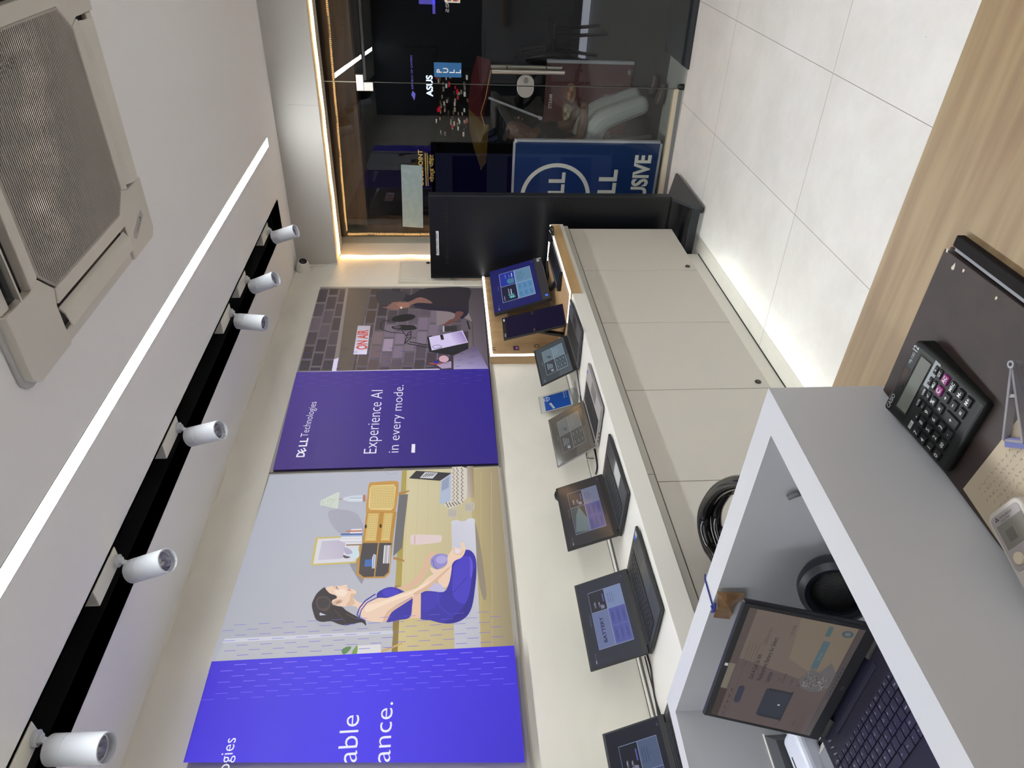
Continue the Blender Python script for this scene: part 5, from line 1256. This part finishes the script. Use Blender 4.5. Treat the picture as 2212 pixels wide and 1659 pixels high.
# laptop in the enclosure
def own_laptop():
    W, D, L, th = .357, .24, .232, .299
    t = thing('laptop', (-1.168, .632, DZ), 'older black and blue laptop with a product web page on screen, inside the white desk', 'laptop', rz=-1.551)
    hb = .022
    mb_ = mat('own_laptop_body', (16, 15, 36), .35, .2); 
    b = MB(); b.box(-.014, D, -W/2, W/2, .002, hb); b.build('base', mb_, t, world=False, bevel=.004)
    MB().box(.02, .03, -W*.4, W*.4, 0, .002).box(D-.03, D-.02, -W*.4, W*.4, 0, .002).build('rubber_foot', m_black, t, world=False)
    MB().box(.012, .022, -W*.3, W*.3, hb, hb+.001).build('speaker_bar', mat('speaker_bar', (24, 24, 44), .3), t, world=False)
    keys = [('esc', 'f1', 'f2', 'f3', 'f4', 'f5', 'f6', 'f7', 'f8', 'f9', 'f10', 'f11', 'f12', 'ins', 'del'), tuple('`1234567890-=')+('bksp',), ('tab',)+tuple('QWERTYUIOP[]')+('\\',), ('caps',)+tuple("ASDFGHJKL;'")+('enter',), ('shift',)+tuple('ZXCVBNM,./')+('shift',), ('ctrl', 'fn', 'win', 'alt', '', 'alt', 'ctrl', '<', 'v', '>')]
    kx = .046; kw = W*.90; kmat = mat('own_key', (20, 18, 42), .4)
    for j, row in enumerate(keys):
        dx = .012 if j == 0 else .0185
        ws = [1]*len(row)
        if j == 1: ws[-1] = 1.9
        if j == 2: ws[0] = 1.5; ws[-1] = 1.4
        if j == 3: ws[0] = 1.8; ws[-1] = 2.1
        if j == 4: ws[0] = 2.3; ws[-1] = 2.6
        if j == 5: ws = [1.2, 1, 1, 1.1, 5.2, 1.1, 1.2, 1, 1, 1]
        tot = sum(ws); y = -kw/2
        for s_, wi in zip(row, ws):
            dy_ = kw*wi/tot
            b = MB(); b.box(kx+.0012, kx+dx-.0012, y+.0012, y+dy_-.0012, hb, hb+.0022)
            if s_: b.text(s_, (kx+dx*.55, y+.004, hb+.00235), (0, 1, 0), (-1, 0, 0), None, .0034 if len(s_) > 1 else .0048, 1)
            b.build('key', [kmat, mat('key_legend', (176, 176, 196), .5)], t, world=False)
            y += dy_
        kx += dx
    MB().box(kx+.012, D-.012, -W*.17, W*.1, hb, hb+.0006).build('touchpad', mb_, t, world=False)
    e = Matrix.Translation((0, 0, hb-.004)) @ Matrix.Rotation(-th, 4, 'Y')
    b = MB(); b.M = e; b.box(-.009, 0, -W/2, W/2, .008, L); lid = b.build('lid', mat('own_lid', (24, 24, 30), .3), t, world=False, bevel=.004)
    b = MB(); b.M = e; b.box(0, .0012, -W/2+.003, W/2-.003, .011, L-.003); b.build('bezel', mat('own_bezel', (30, 30, 34), .5, spec=.3), lid, world=False, bevel=.0005)
    AW, AH = .333, .188; zb = .030
    b = MB(); b.M = e @ Matrix.Translation((.0013, 0, zb)); K = [0]
    def r(u0, u1, v0, v1, c): K[0] += .00005; b.quad((K[0], (u0-.5)*AW, v0*AH), (K[0], (u1-.5)*AW, v0*AH), (K[0], (u1-.5)*AW, v1*AH), (K[0], (u0-.5)*AW, v1*AH), c=c)
    def tx(s_, u, v, cap, c, wt=0, wd=None): K[0] += .00005; b.text(s_, (K[0], (u-.5)*AW, v*AH), (0,1,0), (0,0,1), wd*AW if wd else None, cap*AH, c=c, weight=wt)
    pg = (92, 78, 76); ink = (34, 32, 40)
    r(0, 1, 0, 1, pg); r(0, 1, .93, 1, (84, 72, 68)); r(0, .28, .93, 1, (58, 44, 40)); r(.28, .52, .94, 1, (120, 112, 98)); r(0, 1, .86, .865, (78, 68, 68)); r(0, 1, 0, .055, (78, 70, 70))
    K[0] += .00005; b.add([(K[0], (u-.5)*AW, v*AH) for u, v in ((.58, .93), (1, .93), (1, .06), (.47, .06))], [(0,1,2,3)], c=(112, 98, 88))
    K[0] += .00005; b.add([(K[0], (u-.5)*AW, v*AH) for u, v in ((.66, .5), (1, .55), (1, .06), (.50, .06))], [(0,1,2,3)], c=(122, 108, 92))
    K[0] += .00005; n = 8
    pts = oval(.17, .34, .775, .835, .028, 4); b.add([(K[0], (u-.5)*AW, v*AH) for u, v in pts], [tuple(range(len(pts)))], c=(46, 46, 66))
    r(.10, .36, .34, .58, (38, 42, 58)); r(.08, .38, .33, .345, (30, 32, 44)); r(.09, .11, .345, .56, (30, 32, 44)); r(.35, .37, .345, .56, (30, 32, 44)); r(.225, .24, .40, .42, (190, 190, 200))
    tx('Dell 4-Cell 56 Wh', .42, .74, .040, ink, .008)
    tx('Lithium-ion', .74, .742, .040, (84, 74, 74)); tx('Replacement Battery for Select', .42, .665, .040, ink, .008); tx('Laptops', .42, .59, .040, ink, .008)
    tx('+ Add', .44, .50, .02, (60, 54, 58)); 
    for k in range(3): tx(['& Overview', 'o Spec', '@ Support'][k], .44, .46-.075*k, .025, (52, 46, 50))
    tx('10,115.00', .86, .56, .026, (60, 54, 54)); r(.62, .86, .23, .29, (74, 98, 106)); tx('Buy Now', .70, .248, .022, (110, 128, 130)); r(.90, .98, .26, .30, (70, 96, 100))
    for k in range(4): r(.5+.02*k, .74, .885-.03*k, .888-.03*k, (70, 62, 62))
    for k in range(5): r(.03+.06*k, .06+.06*k, .885, .895, (50, 44, 46)); 
    for k in range(9): r(.38+.035*k, .40+.035*k, .016, .036, (60, 58, 62))
    tx('* *', .08, .17, .05, ink); r(0, 1, .057, .060, (50, 44, 44))
    K[0] += .00005
    for k in range(16):
        a0, a1 = 2*math.pi*k/16, 2*math.pi*(k+1)/16; b.add([(K[0], (.95-.5)*AW+q_*math.cos(a), .13*AH+q_*math.sin(a)) for q_, a in ((.005, a0), (.009, a0), (.009, a1), (.005, a1))], [(0,1,2,3)], c=(50, 84, 104))
    # glittering reflection painted into the colours of the page
    random.seed(4)
    K[0] += .00005; b.add([(K[0], (u-.5)*AW, v*AH) for u, v in ((.44, .30), (.50, .34), (.62, .28), (.60, .20), (.70, .14), (.62, .06), (.50, .06), (.44, .12), (.42, .2))], [tuple(range(9))], c=(96, 92, 94))
    for k in range(70):
        u = .45+random.random()*.14; v = .09+random.random()*.2; s_ = .003+random.random()*.006; r(u, u+s_*2, v, v+s_*1.4, random.choice([(150, 140, 134), (120, 114, 112), (70, 68, 72)]))
    b.build('screen', colmat('own_screen', .18, .72, .25), lid, world=False)
    b = MB(); b.M = e; b.text('hp', (.0014, -.006, .016), (0,1,0), (0,0,1), .012, .008, weight=.0); b.build('emblem', mat('emblem_dim', (70, 70, 76), .4), lid, world=False)
    b = MB(); b.M = e; b.box(.0012, .0018, -.004, .004, L-.013, L-.007); b.build('webcam_cover', mat('webcam_sticker', (206, 204, 200), .5), lid, world=False)
    for s_ in (-1, 1): MB().cyl((-.004, s_*W*.36-.03, hb-.002), (-.004, s_*W*.36+.03, hb-.002), .009, seg=16).build('hinge', m_black, t, world=False, smooth=True)
    return t
own_laptop()

# brown tape and blue thread on the enclosure wall
t = thing('packing_tape', (-1.13, .792, 1.08), 'crumpled brown packing tape on the inside of the rim at the laptop corner', 'tape')
def qw(px, py, d=.0): return wp(px, py, 1, .792-d)
b = MB(); pts = [(1549, 1277), (1568, 1279), (1608, 1281), (1609, 1296), (1590, 1300), (1582, 1325), (1576, 1338), (1541, 1334), (1545, 1318), (1551, 1312)]
P3 = [qw(*p, .0025+.002*((i*7) % 3)) for i, p in enumerate(pts)]; ce = sum(P3, Vector())/len(P3)-Vector((0, .004, 0))
b.add(P3+[ce], [(i, (i+1) % len(P3), len(P3)) for i in range(len(P3))]); b.build('tape_piece', noisemat('tape_brown', (150, 116, 82), (112, 84, 58), 40, .3, (1,1,1), .3, .7), t)
for v in bpy.data.objects['tape_piece'].data.vertices: pass
b = MB(); P_ = [wp(1523, 1240, 1, .852), Vector((-1.115, .845, RZ+.002)), Vector((-1.123, .80, RZ+.002)), qw(1540, 1312, .004), qw(1544, 1320, .006)]
b.tube(P_, .0016, 8); 
for k in range(6): b.tube([qw(1536+k, 1310+2*k, .004), qw(1545, 1304+3*k, .008), qw(1541-k, 1322, .006)], .0018, 6)
tag(b.build('blue_thread', mat('thread_blue', (24, 34, 120), .7)), 'knotted blue thread hanging over the rim beside the brown tape', 'thread')
# little grey hook on the far inner wall
b = MB(); b.tube([qw(1703, 1074, .006), qw(1712, 1070, .008), qw(1722, 1067, .010), qw(1730, 1064, .006)], .0055, 10); tag(b.build('wall_hook', mat('hook_grey', (96, 96, 100), .4), smooth=True), 'small grey stub hook on the shaded inner wall of the desk', 'hook')
# speaker
def speaker():
    c0 = wp(1806, 1272, 1, .725); c0.z = max(c0.z, DZ+.062)
    t = thing('portable_speaker', (c0.x, c0.y, DZ), 'round black portable speaker with padded ring behind the desk laptop', 'speaker')
    ax = Vector((.28, -1, .42)).normalized(); 
    MB().lathe(c0, ax, [(0, -.03), (.04, -.03), (.058, -.02), (.064, -.004), (.062, .012), (.052, .02), (.044, .016), (.042, .006)], 40).build('speaker_ring', mat('speaker_rubber', (20, 22, 32), .4), t, smooth=True)
    MB().lathe(c0, ax, [(.042, .006), (.034, .012), (.018, .018), (0, .02)], 32).build('speaker_mesh', mat('speaker_mesh', (8, 8, 10), .6, bump=(600, .8)), t, smooth=True)
    MB().cyl((c0.x, c0.y+.01, DZ), (c0.x, c0.y+.01, c0.z-.05), .035, .03, 24).build('speaker_base', m_black, t, smooth=True)
speaker()
# document box, router, notebooks left of the laptop
t = thing('document_box', (-1.49, .60, DZ), 'dark grey flat document box with pale rim at the left inner wall of the desk', 'box')
b = MB(); b.prism([(-1.528, .735), (-1.478, .700), (-1.50, .45), (-1.56, .45)], DZ, DZ+.05); b.build('box_body', mat('box_dark', (72, 74, 78), .6), t)
b = MB(); b.tube([(-1.526, .737, DZ+.051), (-1.558, .45, DZ+.051)], .0022, 6); b.build('box_rim', m_white, t)
def cpD(px, py, z): return wp(px, py, 2, z)
t = thing('wireless_router', (-1.45, .6, DZ), 'white rounded router box with a dark slot beside the laptop in the desk', 'router')
zt = DZ+.045; a = cpD(1686, 1599, zt); 
b = MB(); b.box(a.x, a.x+.075, a.y-.16, a.y, DZ, zt); b.build('router_case', mat('router_white', (206, 208, 222), .35), t, bevel=.014, seg=4)
a2 = cpD(1711, 1636, zt); MB().box(a2.x-.002, a2.x+.002, a2.y-.05, a2.y, zt-.001, zt+.0006).build('router_slot', m_dark, t)
t = thing('notebook', (-1.36, .58, DZ), 'stack of white notebook pages with black cover under the left side of the laptop', 'notebook')
a = cpD(1757, 1612, DZ+.018)
for k in range(6):
    MB().box(a.x-.012+.004*k, a.x+.11+.003*k, a.y-.2, a.y-.004*k, DZ+.003*k+.001, DZ+.003*k+.0028).build('page', m_white if k % 2 == 0 else mat('page_grey', (120, 120, 128), .6), t)
MB().box(a.x-.04, a.x+.1, a.y-.2, a.y+.01, DZ, DZ+.0012).build('cover', m_black, t)
b = MB()
for k in range(9): b.tube([(a.x+.075, a.y-.03-k*.012, DZ+.019), (a.x+.08, a.y-.03-k*.012, DZ+.026), (a.x+.086, a.y-.03-k*.012, DZ+.019)], .0012, 6)
b.build('spiral', m_grey, t)

# ------------------------------------------------------------------ things on the wooden worktop
# brown ledger
def ledger():
    z = WZ; th = .012
    c0 = wp(2040, 537, 2, z+th); c1 = wp(1912, 832, 2, z+th); c2 = wp(2212, 660, 2, z+th)
    t = thing('ledger_book', ((c0.x+c1.x)/2, .65, z), 'worn dark brown hardcover ledger under the calculator', 'book')
    y1 = c0.y; x1 = c0.x; x0 = -.6405
    mb_ = noisemat('ledger_cover', (50, 38, 35), (44, 33, 31), 20, .6)
    yl = y1-.32
    b = MB(); b.prism([(x1, y1), (x0+.0, y1-.002), (x0-.018, yl), (x1+.004, yl)], z+th-.003, z+th); b.build('top_cover', mb_, t, bevel=.001)
    b = MB(); b.prism([(x1-.004, y1-.004), (x0+.003, y1-.006), (x0-.016, yl+.002), (x1, yl+.002)], z+.0032, z+th-.003); b.build('page_block', mat('ledger_pages', (168, 168, 172), .7), t)
    b = MB(); b.prism([(x1+.002, y1+.001), (x0+.001, y1-.002), (x0-.017, yl), (x1+.004, yl)], z, z+.003); b.build('bottom_cover', mb_, t)
    b = MB(); random.seed(2)
    for px, py, s_ in ((2058, 575, 1), (2080, 584, .6), (2044, 536, .7), (2150, 643, .5)):
        a = wp(px, py-4 if py > 560 else py, 2, z+th+.0002); pts = [(a.x+math.cos(k)*.0045*s_*(.6+random.random()*.8)-.002, a.y+math.sin(k)*.003*s_*(.6+random.random())-.003) for k in (0, 1.05, 2.1, 3.1, 4.2, 5.2)]
        b.add([(p[0], p[1], a.z) for p in pts], [tuple(range(6))])
    b.build('torn_patch', mat('torn_board', (196, 186, 168), .8), t)
    # flap folder sticking out on the right
    t2 = thing('black_folder', (x1+.02, .65, z), 'black folder edge with a pale grey spine strip sticking out beside the brown ledger', 'folder')
    d0 = wp(2075, 530, 2, z+.016)
    b = MB(); b.box(x1+.006, x1+.010, yl, y1-.018, z, z+.011); b.build('spine_strip', mat('folder_grey', (120, 122, 128), .5), t2)
    b = MB(); b.box(x1+.0102, x1+.026, yl, y1-.012, z+.0008, z+.013); b.build('folder_cover', mat('folder_black', (16, 12, 13), .7, spec=.2), t2, bevel=.002)
    return z+th
BZ = ledger()
# calculator
def calculator():
    zt = BZ
    W, D = .128, .158
    z = zt+.018
    a = wp(1904, 878, 2, z+.012); bR = wp(1980, 732, 2, z+.012); cR = wp(2128, 872, 2, z-.004); dL = wp(2040, 1025, 2, z-.004)
    U = ((bR-a)+(cR-dL)); U.z = 0; W = (U.length)/2; U.normalize(); Vd = ((dL-a)+(cR-bR)); Vd.z = 0; D = Vd.length/2; Vd.normalize()
    ctr = (a+bR+cR+dL)/4
    rz = math.atan2(U.y, U.x)
    t = thing('calculator', (ctr.x, ctr.y, zt), 'black desk calculator with two purple keys lying on the brown ledger', 'calculator', rz=rz)
    # local: x right, y towards the display end; wedge body
    hr, hf = .030, .014
    b = MB()
    ch = .010
    prof = [(-D/2, 0), (-D/2, hf), (D*.20, hf+.008), (D/2, hr), (D/2, 0)]
    b.M = Matrix(); n = len(prof)
    b.prism(prof, -W/2, W/2, ax=0)
    body = b.build('calculator_body', mat('calc_black', (17, 19, 19), .4, spec=.3), t, world=False, bevel=.006, seg=4)
    def top(y): return hf+(y+D/2)/(D*.70)*.008 if y < D*.2 else hf+.008+(y-D*.2)/(D*.3)*(hr-hf-.008)
    sl = math.atan2(.008, D*.70); sl2 = math.atan2(hr-hf-.008, D*.3)
    # display window, recess and solar cell
    y0, y1 = D*.22, D*.36
    def patch(name, x0, x1, y0, y1, dz, m, c=None, par=None):
        b = MB(); b.add([(x0, y0, top(y0)+dz), (x1, y0, top(y0)+dz), (x1, y1, top(y1)+dz), (x0, y1, top(y1)+dz)], [(0,1,2,3)], c=c); return b.build(name, m, par or t, world=False)
    patch('display_surround', -W*.36, W*.40, D*.205, D*.375, .0004, m_blackg)
    patch('lcd_display', -W*.335, W*.385, D*.215, D*.350, .0009, mat('lcd_green', (104, 106, 100), .12))
    patch('solar_cell', -W*.09, W*.16, D*.395, D*.455, .0005, mat('solar_brown', (58, 46, 40), .15))
    patch('key_plate', W*.12, W*.46, D*.115, D*.195, .0004, mat('calc_plate', (128, 134, 140), .4))
    b = MB()
    V2 = Vector((0, math.cos(sl2), math.sin(sl2)))
    b.text('CASIO', (-W*.44, D*.415, top(D*.415)+.0006), (1,0,0), V2, W*.2, .0062, weight=.012)
    b.text('MJ-12D', (W*.22, D*.425, top(D*.425)+.0006), (1,0,0), V2, W*.14, .004); b.text('12', (W*.385, D*.415, top(D*.415)+.0006), (1,0,0), V2, W*.06, .009, weight=.02)
    b.build('lettering', mat('calc_letter', (176, 180, 182), .4), body, world=False)
    lay = [(-2, ['DISP', None, 'AUTO', 'CORR', '^', 'v']), (-1, [None, '>', '+/-', '√', 'MU', 'GT']), (0, ['7', '8', '9', '%', 'C', 'AC']), (1, ['4', '5', '6', '×', '÷', 'MRC']), (2, ['1', '2', '3', '+', '−', 'M-']), (3, ['0', '00', '·', None, '=', 'M+'])]
    px = W*.152; x00 = -W*.385
    V1 = Vector((0, math.cos(sl), math.sin(sl))); km = mat('calc_key', (30, 31, 34), .5, spec=.3); kp = mat('calc_key_purple', (118, 24, 96), .4); lm = mat('calc_legend', (214, 216, 218), .5); kw = mat('calc_key_pale', (196, 198, 198), .5)
    rowy = {-2: D*.135, -1: D*.07, 0: -D*.015, 1: -D*.125, 2: -D*.235, 3: -D*.345}
    for j, row in lay:
        for i, s_ in enumerate(row):
            if s_ is None: continue
            x = x00+i*px; yc = rowy[j]; kh = D*.078 if j >= 0 else D*.042; kwid = px*.74; hgt = .0030 if j >= 0 else .0020
            if s_ == '+' and j == 2: yc = (rowy[2]+rowy[3])/2; kh = D*.19
            if s_ in ('DISP',): yc = D*.10; hgt = .0005
            if s_ == '>': kh = D*.036
            zz = top(yc)
            b = MB(); r_ = kh/2
            dzs = math.tan(sl)
            b.add([(x-kwid/2, yc-r_, zz-dzs*r_-.001), (x+kwid/2, yc-r_, zz-dzs*r_-.001), (x+kwid/2, yc+r_, zz+dzs*r_-.001), (x-kwid/2, yc+r_, zz+dzs*r_-.001),
                   (x-kwid*.45, yc-r_*.92, zz-dzs*r_+hgt), (x+kwid*.45, yc-r_*.92, zz-dzs*r_+hgt), (x+kwid*.45, yc+r_*.92, zz+dzs*r_+hgt), (x-kwid*.45, yc+r_*.92, zz+dzs*r_+hgt)],
                  [(3,2,1,0), (4,5,6,7), (0,1,5,4), (1,2,6,5), (2,3,7,6), (3,0,4,7)], 0)
            cap = .0068 if len(s_) == 1 and j >= 0 else (.0056 if len(s_) == 2 and j >= 0 else .0044)
            if j < 0: cap = .0042 if len(s_) <= 2 else .0028
            if s_ == 'MRC': cap = .0048
            bod = s_
            b.text(bod, (x, yc-cap*.5, zz+hgt+.0003), (1,0,0), V1, None, cap, 1, weight=.01, align='c')
            b.build('key', [kp if s_ in ('C', 'AC') else (kw if s_ == 'DISP' else km), m_black if s_ == 'DISP' else lm], t, world=False, bevel=.0009 if s_ != 'DISP' else 0)
    return t
calculator()
# cream notepaper with handwriting
def paper():
    z = BZ+.0008
    p0 = wp(2081, 1056, 2, z); p1 = wp(2178, 933, 2, z); p2 = wp(2128, 1126, 2, z)
    t = thing('note_paper', (p0.x, p0.y, z), 'cream scribbled notepaper lying on the ledger beside the calculator', 'paper')
    ux = (p1-p0).normalized(); W = .16; L = .21; vy = Vector((ux.y, -ux.x, 0))
    p2v = (p2-p0); p2v.z = 0; vy = p2v.normalized()
    b = MB(); a = [p0, p0+ux*W, p0+ux*W+vy*L, p0+vy*L]; b.add([tuple(p) for p in a]+[tuple(p+Vector((0,0,.0006))) for p in a], [(0,1,2,3), (7,6,5,4), (0,4,5,1), (1,5,6,2), (2,6,7,3), (3,7,4,0)])
    b.build('sheet', mat('cream_paper', (168, 154, 134), .8), t)
    random.seed(21); b = MB()
    def P(u, v): return p0+ux*u+vy*v+Vector((0,0,.0009))
    for k in range(13):
        v = .018+k*.009
        u = .018+random.random()*.02
        while u < .14:
            pts = [P(u+random.random()*.0016+i*.0011, v+random.uniform(-.0022, .0022)) for i in range(5)]; b.tube(pts, .00014, 4); u += .0062+random.random()*.004
    b.build('handwriting', mat('pen_ink', (110, 98, 118), .7), t)
paper()
# clear plastic hinged clip
def clip():
    z = BZ+.012
    t = thing('plastic_clip', (-.47, .59, BZ), 'clear plastic hinged clip with a blue base at the right edge beside the notepaper', 'clip')
    h = wp(2193, 787, 2, z+.02); f1 = wp(2174, 950, 2, BZ+.004); f2 = wp(2216, 955, 2, BZ+.004); g1 = wp(2214, 790, 2, z+.02); g2 = wp(2232, 940, 2, z)
    def bar(b, p, q, w, hh):
        p = Vector(p); q = Vector(q); d = (q-p).normalized(); s_ = d.cross(Vector((0,0,1))).normalized()*w/2; u = Vector((0,0,hh/2))
        b.add([p-s_-u, p+s_-u, p+s_+u, p-s_+u, q-s_-u, q+s_-u, q+s_+u, q-s_+u], [(0,1,2,3), (7,6,5,4), (0,4,5,1), (1,5,6,2), (2,6,7,3), (3,7,4,0)])
    b = MB(); bar(b, h, f1, .0035, .010); bar(b, h, f2, .0035, .010); bar(b, f1, f2, .003, .008); b.build('clip_arm', mat('frosted_plastic', (138, 133, 138), .2, spec=.6), t)
    b = MB(); bar(b, h+Vector((.004, .002, .006)), g2+Vector((0,0,.004)), .012, .003); b.build('clip_lever', m_acryl, t)
    b = MB(); b.cyl(h+Vector((0,0,-.006)), h+Vector((0,0,.006)), .0048, seg=18); b.cyl(h+Vector((0,0,.0061)), h+Vector((0,0,.0064)), .0022, seg=12, m=1); b.build('hinge_pin', [mat('frosted_plastic2', (128, 124, 130), .25), m_dark], t)
    b = MB(); bar(b, f1+Vector((-.002, -.002, 0)), f2+Vector((0, -.003, 0)), .012, .006); b.build('blue_base', mat('clip_blue', (78, 82, 140), .35), t)
    b = MB(); q_ = (h+f1)/2; bar(b, q_*.8+h*.2, q_*.8+h*.2+(f2-f1)*.35, .004, .008); b.build('cross_bar', mat('frosted_plastic', (138, 133, 138), .2), t)
clip()
# air conditioner remote control
def remote():
    z = BZ+.022
    a = wp(2125, 1118, 2, z); bb = wp(2186, 1071, 2, z); d = wp(2212, 1262, 2, z)
    U = (bb-a); U.z = 0; W = .062; U.normalize(); Vd = (d-a); Vd.z = 0; Vd.normalize(); Vd = Vector((U.y, -U.x, 0))
    t = thing('remote_control', (a.x, a.y, BZ), 'white air conditioner remote control with grey display lying across the paper at the lower right', 'remote control')
    L = .17; M = Matrix((( U.x, -Vd.x, 0, 0), (U.y, -Vd.y, 0, 0), (0, 0, 1, 0), (0, 0, 0, 1))); M.translation = a-Vector((0, 0, .022))
    b = MB(); b.M = M; b.prism(oval(0, W, -L, 0, .012), .001, .021); b.build('remote_case', mat('remote_white', (182, 175, 168), .4), t, bevel=.004, seg=3)
    b = MB(); b.M = M; b.prism(oval(.006, W-.005, -.074, -.007, .006), .021, .0216); b.build('remote_fascia', mat('remote_grey', (150, 142, 142), .4), t)
    b = MB(); b.M = M; b.box(.011, W-.006, -.048, -.019, .0216, .022); b.box(.020, .034, -.042, -.028, .022, .0221, 1); b.build('lcd_display', [mat('remote_lcd', (112, 108, 100), .2), mat('remote_lcd2', (92, 88, 82), .2)], t)
    b = MB(); b.M = M
    for x, y in ((.015, -.013), (.0185, -.013), (.0167, -.0105)): b.add([(x-.0014, y, .0218), (x, y+.002, .0218), (x+.0014, y, .0218), (x, y-.002, .0218)], [(0,1,2,3)])
    b.text('MITSUBISHI', (.022, -.0135, .0218), (1,0,0), (0,1,0), .022, .0028); b.text('ELECTRIC', (.022, -.0175, .0218), (1,0,0), (0,1,0), .017, .0022); b.build('lettering', m_black, t)
    for x, y, r_, c_ in ((.020, -.062, .0075, (196, 184, 160)), (.040, -.060, .0055, (200, 196, 190))):
        b = MB(); b.M = M; b.cyl((x, y, .0216), (x, y, .0238), r_, r_*.9, 22); b.build('button', mat('remote_button_%d' % int(x*1000), c_, .4), t, smooth=True)
remote()

# ------------------------------------------------------------------ chair in the aisle
def aisle_chair():
    zc_ = .66; cx, cy = -1.55, 1.45
    t = thing('office_chair', (cx, cy, 0), 'black glossy moulded chair whose curved armrest shows between worktop and desk', 'chair')
    pts = [wp(p[0], p[1], 2, .775) for p in ((1640, 1050), (1590, 1042), (1550, 1060), (1524, 1100), (1521, 1140), (1532, 1180), (1548, 1205), (1600, 1290))]
    P = []; 
    for i in range(len(pts)-1):
        p0 = pts[max(i-1, 0)]; p1 = pts[i]; p2 = pts[i+1]; p3 = pts[min(i+2, len(pts)-1)]
        for j in range(5):
            u = j/5; P.append(.5*((2*p1)+(-p0+p2)*u+(2*p0-5*p1+4*p2-p3)*u*u+(-p0+3*p1-3*p2+p3)*u**3))
    P.append(pts[-1])
    b = MB(); b.tube(P, .022, 14); b.build('armrest', m_blackg, t, smooth=True)
    b = MB(); b.tube([p+Vector((.02, -.01, -.035)) for p in P], .017, 12); b.tube([P[22]+Vector((0,0,-.03)), P[22]+Vector((.06, -.01, -.12)), P[22]+Vector((.16, .0, -.2))], .018, 10); b.tube([P[10]+Vector((0,0,-.03)), P[10]+Vector((.08, -.04, -.12)), P[10]+Vector((.16, -.1, -.2))], .018, 10); b.build('arm_support', m_blackg, t, smooth=True)
    sx, sy = -1.50, 1.36
    b = MB(); b.box(sx-.22, sx+.22, sy-.2, sy+.2, .42, .48); b.build('seat', mat('seat_fabric', (24, 24, 26), .8), t, bevel=.03, seg=3)
    b = MB(); b.box(sx+.2, sx+.25, sy-.19, sy+.19, .50, .67); b.build('backrest', mat('seat_fabric', (24, 24, 26), .8), t, bevel=.02, seg=3)
    b = MB(); b.cyl((sx, sy, .1), (sx, sy, .42), .025, seg=16); b.build('gas_column', m_black, t, smooth=True)
    for k in range(5):
        a = R(72*k+10); b = MB(); e = Vector((sx+.26*math.cos(a), sy+.26*math.sin(a), .075)); b.tube([(sx, sy, .11), e], [.022, .015], 10); b.build('base_leg', m_black, t, smooth=True)
        b = MB(); b.cyl((e.x-.012, e.y, .026), (e.x+.012, e.y, .026), .026, seg=16); b.build('caster', m_black, t, smooth=True)
aisle_chair()
